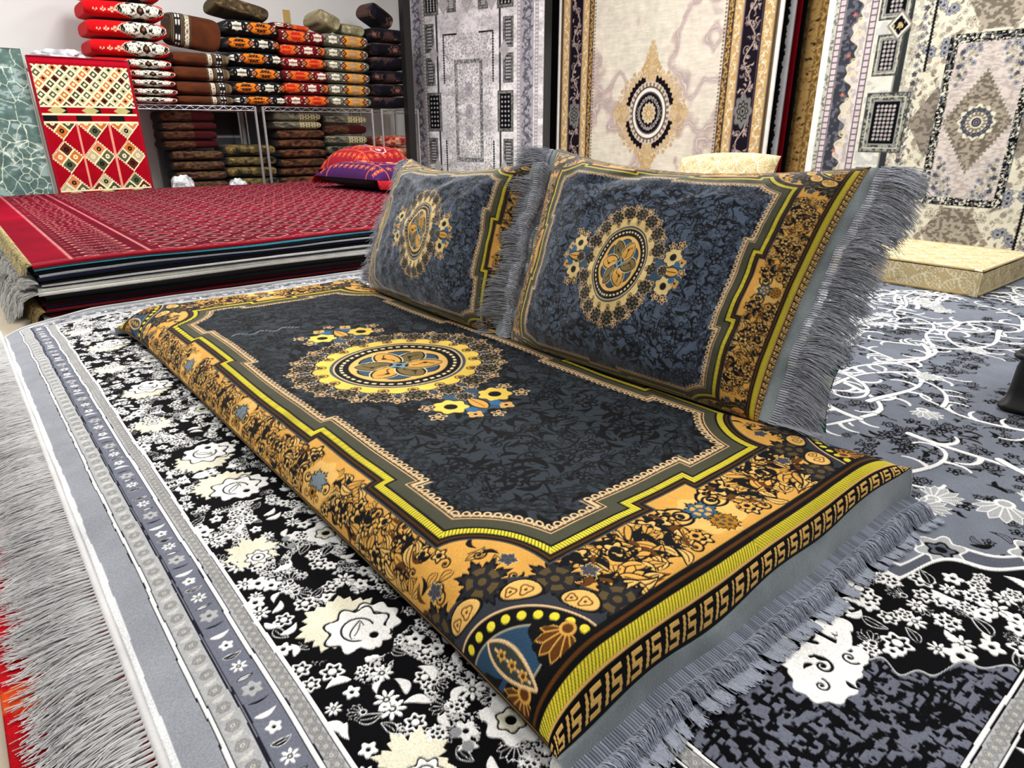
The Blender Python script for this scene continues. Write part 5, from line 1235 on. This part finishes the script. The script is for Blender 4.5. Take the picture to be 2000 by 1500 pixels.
# ================================================================== boards leaning at the far end of the rug stack
def board(name, x, y, z0, w, h, rz, lean, paint, step, label, th=.02, mat='hang', edge=None):
    a = np.arange(0, w, step); b = np.arange(0, h, step); cv = Cv(a, b, 0); paint(cv)
    A, B = np.meshgrid(a, b); P = np.stack([A, B*math.sin(lean), B*math.cos(lean)], -1)
    r = empty(name, (x, y, z0), rz); r.name = name
    o = grid_obj('front_face', P, cv.C, M[mat], r, skirt=(0, th, 0))
    e = edge if edge is not None else c8(140, 140, 140)
    pts = np.array([(0, 0, 0), (0, h*math.sin(lean), h*math.cos(lean)), (w, h*math.sin(lean), h*math.cos(lean)), (w, 0, 0)])
    tubes('bound_edge', np.array([[pts[i]+(pts[i+1]-pts[i])*k/12 for i in range(3) for k in range(13)]]), .006, M['yarn'], r, 6, np.array([e]))
    return r
r = board('leaning_rug', -.35, 6.37, FL, 1.02, 1.225, math.radians(-8), .10, crackle, .004, '', edge=c8(206, 214, 204)); tag(r, 'sea-green rug with pale cracked veins, standing behind the rug stack at far left', 'rug')
r = board('leaning_rug', .69, 6.20, FL, .66, 1.17, math.radians(3), .06, lambda c: kilim_board(c, .66, 1.17), .0028, '', edge=c8(150, 10, 30)); tag(r, 'crimson rug with cream lattice and stepped diamonds, standing behind the rug stack', 'rug')

# ================================================================== wire shelves
SV, SD = 6.50, .46
def wire_shelf_unit(x0, x1, label):
    r = empty('wire_shelf', (x0, SV, FL), 0, label, 'shelf', 'chrome wire shelf units'); W_ = x1-x0
    for (px, py) in ((0, 0), (W_, 0), (0, SD), (W_, SD)):
        zz = np.linspace(0, .866, 30); tubes('post', np.array([[(px, py, z) for z in zz]]), .0125, M['chrome'], r, 10)
    for z in (.155, .865):
        P = []
        for y in (0, SD):
            P += [[(0, y, z), (W_, y, z)], [(0, y, z-.034), (W_, y, z-.034)]]
        for x in (0, W_): P += [[(x, 0, z), (x, SD, z)], [(x, 0, z-.034), (x, SD, z-.034)]]
        d = tubes('deck', np.array([[np.array(a)+(np.array(b)-np.array(a))*k/4 for k in range(5)] for a, b in P]), .004, M['chrome'], r, 6)
        n = int(W_/.045)
        for y in (0, SD): tubes('truss_wire', np.array([[(W_*k/n, y, z-(.002 if k % 2 else .032)) for k in range(n+1)]]), .0028, M['chrome'], d, 5)
        tubes('deck_wires', np.array([[(x, 0, z+.002), (x, SD/2, z+.002), (x, SD, z+.002)] for x in np.arange(.02, W_, .025)]), .0018, M['chrome'], d, 4)
    return r
wire_shelf_unit(1.02, 2.36, 'chrome wire shelf unit under the red, brown and black cushion stacks')
wire_shelf_unit(2.43, 3.54, 'chrome wire shelf unit under the orange-red and cream cushion stacks')
wire_shelf_unit(3.65, 4.08, 'chrome wire shelf unit beside the black post, under the dark cushions')

# ================================================================== folded cushions on the shelves
def cushion_mesh(paint, w, h, d, seed, step=.0032, soft=.03, mat='cush'):
    """folded flat cushion lying down: rounded fold to the front (-y), base at z=0"""
    x = np.arange(-w/2, w/2+.001, step); nf = 64
    th = np.linspace(-PI, PI, nf+1); cvx = Cv(x, np.linspace(-1.6, 1.6, 65), 0); paint(cvx)
    X, T = np.meshgrid(x, th); c, s = np.cos(T), np.sin(T)
    ex = .42; yy = -np.sign(c)*np.abs(c)**.35*d/2; zz = np.sign(s)*np.abs(s)**.62*h/2
    g = np.clip(1-np.abs(X/(w/2))**7, 0, 1)**.4; g = .55+.45*g
    n1 = fbm(X*7+seed, T*1.2, seed, 2)-.5
    yy = yy*(1-.02*(1-g))+.014*n1; zz = zz*g*(1+.03*(fbm(X*5+seed*3, c*1.1, seed+2)-.5))+.002*np.sin(X*9+seed)
    P = np.stack([X+.006*n1, yy, zz+h/2], -1)
    # colour: front arc -1..1 in pattern, the rest carries the pattern on
    Yc = np.clip(T/(PI*.25), -1.6, 1.6); idx = np.clip(((Yc+1.6)/3.2*64).round().astype(int), 0, 64)
    C = cvx.C[idx, np.arange(len(x))[None, :]]
    return P, C
def make_cushion(name, paint, w, h, d, seed, mat='cush'):
    P, C = cushion_mesh(paint, w, h, d, seed)
    ny, nx = P.shape[:2]; F = gfaces(ny, nx); V = P.reshape(-1, 3)
    # close the ends
    c0 = len(V); V = np.vstack([V, P[:, 0].mean(0)[None], P[:, -1].mean(0)[None]])
    Fe = []
    C2 = np.vstack([C.reshape(-1, 3), C[0, 0][None], C[0, -1][None]])
    for j in range(ny-1):
        Fe.append([c0, (j+1)*nx, j*nx, j*nx]); Fe.append([c0+1, j*nx+nx-1, (j+1)*nx+nx-1, (j+1)*nx+nx-1])
    o = mesh_obj(name, V, F, M[mat], None, C2)
    tri_ = [(a, b, c) for a, b, c, _ in Fe]
    o2 = mesh_obj('end_face', V, np.array(tri_), M[mat], o, C2)
    # keep only the needed points in the end piece
    return o
ORD = 'bottom second third fourth fifth sixth seventh eighth ninth tenth'.split()
def stack(protos, uc, z0s, h0, y, what, where, group, tops=None, rzs=.03, jit=.006, seed=0):
    """one cushion per height in z0s; protos are copied with obj.copy()"""
    R = random.Random(seed); n = len(z0s)
    for i, z in enumerate(z0s):
        p = protos[(i*7+seed) % len(protos)]
        if p.get('used'): o = copy_tree(p)
        else: o = p; o['used'] = 1
        zn = z0s[i+1] if i+1 < n else z+h0
        o.location = (uc+R.uniform(-jit, jit), y+R.uniform(-.012, .012), z); o.rotation_euler = (0, R.uniform(-.004, .004), R.uniform(-rzs, rzs))
        o.scale = (1, 1, (zn-z)/h0*.94)
        pos = 'topmost' if i == n-1 else ('lowest' if i == 0 else ORD[i]+' from bottom')
        tag(o, '%s, %s in %s' % (what, pos, where), 'cushion', group)
    return
def protos(name, fn, w, h, d, n, seed, mat='cush'):
    return [make_cushion(name, (lambda c, k=k: fn(c, k)), w, h, d, seed+k, mat) for k in range(n)]
YF = SV+.20; YL = SV+.245
TOPZ = .840
def P_kb(c, k): cush_kilim(c, c8(16, 20, 28), c8(222, 122, 26), c8(16, 14, 18), (.02, .13, -.07)[k])
def P_kr(c, k): cush_kilim(c, c8(140, 14, 24), c8(222, 104, 36), c8(190, 16, 22), (.06, -.09, .16)[k])
def P_kc(c, k): cush_kilim(c, c8(122, 124, 108), c8(222, 150, 50), c8(150, 140, 120), (-.06, -.07, -.05)[k])
dkk = [rosette(7, c8(170, 122, 104), c8(12, 10, 18), c8(130, 80, 70), .3, .14), leaf(c8(24, 24, 40), None, .3, .3), leaf(c8(12, 11, 20), None, .4, .3), rosette(6, c8(120, 84, 74), c8(12, 10, 18), None, .3, .14)]
def P_dk(c, k): cush_scroll(c, c8(10, 9, 18), c8(150, 104, 92), c8(60, 36, 40), 5+k, .13, dkk)
p = protos('folded_cushion', lambda c, k: cush_redwhite(c), .56, .11, .44, 2, 1)
stack(p, 1.43, [TOPZ, .90, .965, 1.03, 1.10, 1.185, 1.32, 1.455, 1.59], .12, YF-.03, 'red cushion with black-white diamond', 'leftmost upper stack', 'red cushions on the upper shelf', seed=1)
p = protos('folded_cushion', lambda c, k: cush_brown(c), .45, .11, .44, 2, 4)
stack(p, 1.95, [TOPZ, .915, 1.03, 1.145], .11, YF, 'brown folded cushion with patterned stripe', 'the brown stack', 'brown cushions on the upper shelf', seed=2)
p = protos('folded_cushion', P_kb, .44, .12, .44, 3, 7)
stack(p, 2.42, [TOPZ, .935, 1.05, 1.17, 1.29, 1.41], .13, YF, 'black cushion with orange hexagons', 'the black zigzag stack', 'black kilim cushions', seed=3)
p = protos('folded_cushion', P_kr, .42, .12, .44, 3, 11)
stack(p, 2.87, [TOPZ, .945, 1.055, 1.16, 1.265, 1.375], .12, YF, 'dark red cushion with orange hexagons', 'the red zigzag stack', 'red kilim cushions', seed=4)
p = protos('folded_cushion', P_kc, .44, .12, .44, 3, 15)
stack(p, 3.31, [TOPZ, .945, 1.055, 1.16, 1.265, 1.37], .12, YF, 'olive cream cushion with orange hexagons', 'the cream zigzag stack', 'cream kilim cushions', seed=5)
p = protos('folded_cushion', P_dk, .42, .13, .44, 3, 19)
stack(p, 3.80, [TOPZ, .955, 1.075, 1.20, 1.325, 1.45], .13, YF, 'navy cushion with pink rosettes', 'the dark stack by the post', 'dark cushions on the upper shelf', seed=6)
# half-unfolded top cushions
def slumped(paint, x, y, z, w, h, d, rot, label, seed, scale=(1, 1, 1)):
    o = make_cushion('folded_cushion', paint, w, h, d, seed); o.location = (x, y, z); o.rotation_euler = rot; o.scale = scale; return tag(o, label, 'cushion')
def P_bs(c):
    cush_brown(c); c.C = c.C[:, ::-1].copy()
slumped(P_bs, 1.95, YF+.02, 1.285, .40, .26, .30, (.10, .12, .0), 'large brown cushion slumped on the brown stack, striped end turned left', 31)
def P_ol(c): cush_scroll(c, c8(84, 70, 44), c8(40, 32, 24), c8(150, 130, 90), 3, .05)
slumped(P_ol, 2.38, YF+.03, 1.56, .46, .12, .30, (-.15, .16, .05), 'olive patterned cushion draped over the top of the black kilim stack', 33)
slumped(lambda c: P_kr(c, 1), 2.84, YF+.08, 1.50, .34, .05, .30, (0, .03, .03), 'flat dark red cushion corner lying on the red kilim stack', 35)
def P_cr(c): cush_scroll(c, c8(170, 162, 128), c8(90, 84, 60), c8(214, 206, 170), 4, .06)
slumped(P_cr, 3.17, YF+.02, 1.53, .22, .14, .30, (-.1, .32, .1), 'cream flowered cushion crumpled on the cream kilim stack, the left hump', 37)
slumped(P_cr, 3.46, YF+.04, 1.50, .22, .10, .30, (.1, .1, -.1), 'cream flowered cushion crumpled on the cream kilim stack, the right hump', 38)
slumped(lambda c: P_dk(c, 1), 3.72, YF+.0, 1.62, .26, .15, .28, (0, .45, .1), 'dark cushion standing askew on the dark stack', 39)
# lower shelf: dark fabrics, most dyes darkened further to carry the shelf's shade
LZ = .131
G1 = lambda c, k: cush_scroll(c, c8(22, 14, 14), c8(110, 84, 50), c8(60, 22, 24), 10+k, .045)
def G2(c, k):
    cush_scroll(c, c8(34, 4, 8), c8(100, 70, 40), c8(34, 22, 18), 20+k, .05); m = c.X > .03; c.C[:, m] = c8(56, 4, 10)
G3 = lambda c, k: cush_scroll(c, c8(26, 30, 28), c8(150, 122, 62), c8(18, 18, 18), 30+k, .07)
G4 = lambda c, k: cush_scroll(c, c8(20, 14, 12), c8(120, 82, 48), c8(66, 18, 18), 40+k, .055)
def G5(c, k):
    cush_scroll(c, c8(78, 76, 68), c8(150, 144, 120), c8(40, 36, 32), 50+k, .055); X = c.X[None, :]+0*c.Y[:, None]; Y = c.Y[:, None]+0*X
    m = X > .02; d = np.hypot(((X/.028) % 1-.5), ((Y*2.2+.5*np.floor(X/.028)) % 1-.5)); c.C[m] = c8(176, 166, 130); c.C[m & (d < .3)] = c8(40, 36, 30)
G6 = lambda c, k: cush_scroll(c, c8(24, 32, 32), c8(130, 126, 100), c8(44, 52, 50), 60+k, .07)
G7 = lambda c, k: cush_scroll(c, c8(150, 12, 26), c8(226, 206, 170), c8(210, 110, 70), 70+k, .07)
p = protos('folded_cushion', G1, .42, .09, .36, 2, 41)
stack(p, 1.84, [LZ, .21, .295, .38], .09, YL, 'grey-brown flowered cushion', 'the leftmost lower-shelf stack', 'flowered cushions low on the left', seed=7)
p = protos('folded_cushion', G2, .44, .10, .36, 2, 44)
stack(p, 1.80, [.475, .55, .625, .695], .09, YL, 'maroon cushion', 'the maroon group of the leftmost lower stack', 'maroon cushions on the lower shelf', seed=8)
p = protos('folded_cushion', G3, .45, .10, .36, 2, 47)
stack(p, 2.30, [LZ, .22, .32, .41], .10, YL, 'dark grey cushion with gold scrolls', 'the stack under the cabinet gap', 'gold scrolled cushions on the lower shelf', seed=9)
p = protos('folded_cushion', G4, .46, .09, .36, 3, 50)
stack(p, 2.80, [LZ, .21, .295, .38, .465, .55], .09, YL, 'dark cushion with copper scrolls', 'the middle lower stack', 'copper scrolled cushions on the lower shelf', seed=10)
p = protos('folded_cushion', G5, .46, .09, .36, 2, 54)
stack(p, 2.78, [.638, .708], .08, YL, 'grey cream honeycomb cushion', 'the pair on the middle lower stack', 'honeycomb cushions on the lower shelf', seed=11)
p = protos('folded_cushion', G6, .44, .09, .36, 2, 56)
stack(p, 3.28, [LZ, .22, .31, .40], .09, YL, 'dark teal cushion with pale leaves', 'the right lower stack', 'teal cushions on the lower shelf', seed=12)
p = protos('folded_cushion', lambda c, k: (G5 if k else G2)(c, k), .44, .09, .36, 2, 58)
stack(p, 3.28, [.492, .588, .684], .09, YL, 'brown maroon cushion', 'the group above the teal lower cushions', 'maroon edged cushions on the right', seed=13)
p = protos('folded_cushion', G7, .38, .11, .36, 2, 61)
stack(p, 3.84, [LZ, .24, .355, .47], .11, YL, 'bright red cushion with cream leaves', 'the lower stack by the post', 'bright red cushions low by the post', seed=14)

# blue-grey panel between the lower stacks, widened and darkened to dim the bright wall
wp = empty('wall_cabinet', (2.13, 7.12, .42), 0, 'blue-grey cabinet panel, widened and darkened to dim the gap between the lower cushion stacks', 'cabinet')
boxes('door', [(-.50, .95, -.02, .02, -.40, .38)], M['panel'], wp); boxes('frame', [(-.24, -.2, -.03, .02, -.02, .38), (.28, .32, -.03, .02, -.02, .38), (-.2, .28, -.03, .02, .14, .16)], M['lampwhite'], wp); boxes('glass', [(-.19, .27, -.025, -.015, .17, .37)], M['black'], wp)

# ================================================================== small things
tp = boxes('masking_tape', [(2.99, 3.06, 7.142, 7.15, 1.62, 1.735)], M['tape']); tag(tp, 'short strip of yellow masking tape on the back wall', 'tape')
def bag(name, loc, dims, seed, label):
    n = 40; u = np.linspace(0, PI, n); v = np.linspace(0, 2*PI, 60); Uu, Vv_ = np.meshgrid(u, v)
    sg = lambda a, e: np.sign(a)*np.abs(a)**e
    x = sg(np.sin(Uu), .5)*sg(np.cos(Vv_), .5); y = sg(np.sin(Uu), .5)*sg(np.sin(Vv_), .5); z = sg(np.cos(Uu), .8)
    w = 1+.22*(fbm(x*3+seed, y*3+z*2, seed, 4)-.5)*2; P = np.stack([x*w*dims[0], y*w*dims[1], z*w*dims[2]], -1)+np.array(loc)
    o = grid_obj(name, P, None, M['wrap']); return tag(o, label, 'bag')
bag('plastic_bag', (.93, 6.62, 1.150), (.17, .18, .06), 3, 'white plastic wrapped parcel lying behind the crimson board rug')
pl_ = empty('side_shelf', (.85, 6.62, FL), 0, 'plain white shelf box behind the leaning rugs, under the wrapped parcel', 'shelf')
boxes('top', [(-.25, .15, -.2, .2, 1.095, 1.115)], M['lampwhite'], pl_); boxes('side_panel', [(-.25, -.23, -.2, .2, 0, 1.095), (.13, .15, -.2, .2, 0, 1.095)], M['lampwhite'], pl_)
bag('plastic_bag', (1.60, 6.33, FL+.155), (.09, .07, .15), 5, 'small crumpled white plastic bag beside the crimson board rug')
bag('plastic_bag', (2.06, 6.33, FL+.13), (.08, .07, .125), 8, 'small white plastic bag below the gold scrolled cushions')
# purple cushions on the rug stack
def purple_paint(base, seed):
    def f(cv, A, B):
        R = random.Random(seed); cv.C[:] = base; X = cv.X[None, :]; Y = cv.Y[:, None]; o = X*0+Y*0; cv.sy = [(1, 1, 0, 0)]
        OR_ = c8(214, 96, 40); CR = c8(226, 196, 190)
        for s_ in (-1, 1): cv.full(np.abs(np.abs(Y)-B*.62)-.004+o, OR_); cv.full(np.abs(np.abs(X)-A*.62)-.004+o, OR_)
        for i in range(-5, 6):
            for j in (-1, 1):
                for (x, y) in ((j*A*.8, i*.07), (i*.07, j*B*.82)):
                    cv.motif(x, y, 1.4, rosette(5, OR_, base, c8(230, 150, 60), .4, .25), R.uniform(0, 3), .026)
        for j in (-1, 0, 1): cv.motif(0, j*.17, 1.3, rosette(8, CR, c8(120, 20, 60), CR, .1, .15), 0, .075); cv.motif(0, j*.17+.085, 1.3, serr(8, OR_, c8(200, 90, 50), c8(120, 30, 60), .3, .15), 0, .05)
        scatter(cv, lambda x, y: abs(x) < A*.6 and abs(y) < B*.6, .05, [leaf(OR_, None, .3, .4), rosette(5, OR_, base, None, .4, .3)], R, .3, .5, -A*.6, A*.6, -B*.6, B*.6)
    return f
def flat_cushion(cx, cy, z, w, l, h, rz, paint, label, seed, tip=0.):
    """square cushion lying flat: patterned top, dark underside, red fringe"""
    a = np.arange(-w/2, w/2, .004); b = np.arange(-l/2, l/2, .004); cv = Cv(a, b, 0); paint(cv, w/2, l/2)
    X, Y = np.meshgrid(a, b); e = np.clip(1-np.abs(2*X/w)**4, 0, 1)**.6*np.clip(1-np.abs(2*Y/l)**4, 0, 1)**.6
    k = 1-.05*(1-np.abs(2*Y/l)**2)*np.abs(2*X/w); k2 = 1-.05*(1-np.abs(2*X/w)**2)*np.abs(2*Y/l)
    lump = 1+.25*(fbm(X*5+seed, Y*5, seed)-.5)
    r = empty('floor_cushion', (cx, cy, z), rz, label, 'cushion', 'ornate cushions on the rug stack'); r.rotation_euler = (0, tip, rz)
    grid_obj('top_panel', np.stack([X*k, Y*k2, h*.38+h*.62*e*lump], -1), cv.C, M['cush'], r)
    g = np.linspace(-.5, .5, 30); X2, Y2 = np.meshgrid(g*w, g*l); e2 = np.clip(1-np.abs(2*X2/w)**4, 0, 1)**.6*np.clip(1-np.abs(2*Y2/l)**4, 0, 1)**.6
    C = np.zeros((30, 30, 3), np.float32); C[:] = c8(14, 13, 15); kk = 1-.05*(1-np.abs(2*Y2/l)**2)*np.abs(2*X2/w)
    grid_obj('underside', np.stack([X2*kk, Y2*(1-.05*(1-np.abs(2*X2/w)**2)*np.abs(2*Y2/l)), h*.38-h*.37*e2], -1), C, M['cush'], r, flip=True)
    for s in (-1, 1):
        N = 1500; xb = nrg.uniform(-w/2, w/2, N); t = np.linspace(0, 1, 6)[None]; L = nrg.uniform(.05, .085, N)[:, None]
        px = xb[:, None]+nrg.normal(0, .15, N)[:, None]*L*t; py = s*(l/2-.005)*(1-.05*(1-(2*xb/w)**2))[:, None]+s*L*t*.7; pz = h*.38-L*t**1.3*.8
        tubes('fringe', clampz(np.stack([px, py, pz], -1), .004), .0013, M['cush'], r, 3, c8(196, 8, 26)[None]*nrg.uniform(.6, 1.1, N)[:, None], .6)
    return r
flat_cushion(2.75, 5.05, .196, .62, .85, .20, math.radians(8), purple_paint(c8(60, 18, 76), 2), 'purple flat cushion with orange rosettes and black underside, the left one on the rug stack', 3, .05)
flat_cushion(2.98, 5.62, .196, .60, .62, .30, math.radians(8), purple_paint(c8(150, 24, 44), 6), 'orange-red flat cushion with a white octagon, behind the purple one', 6, .0)
for o in list(bpy.data.objects):
    if 'used' in o.keys(): del o['used']
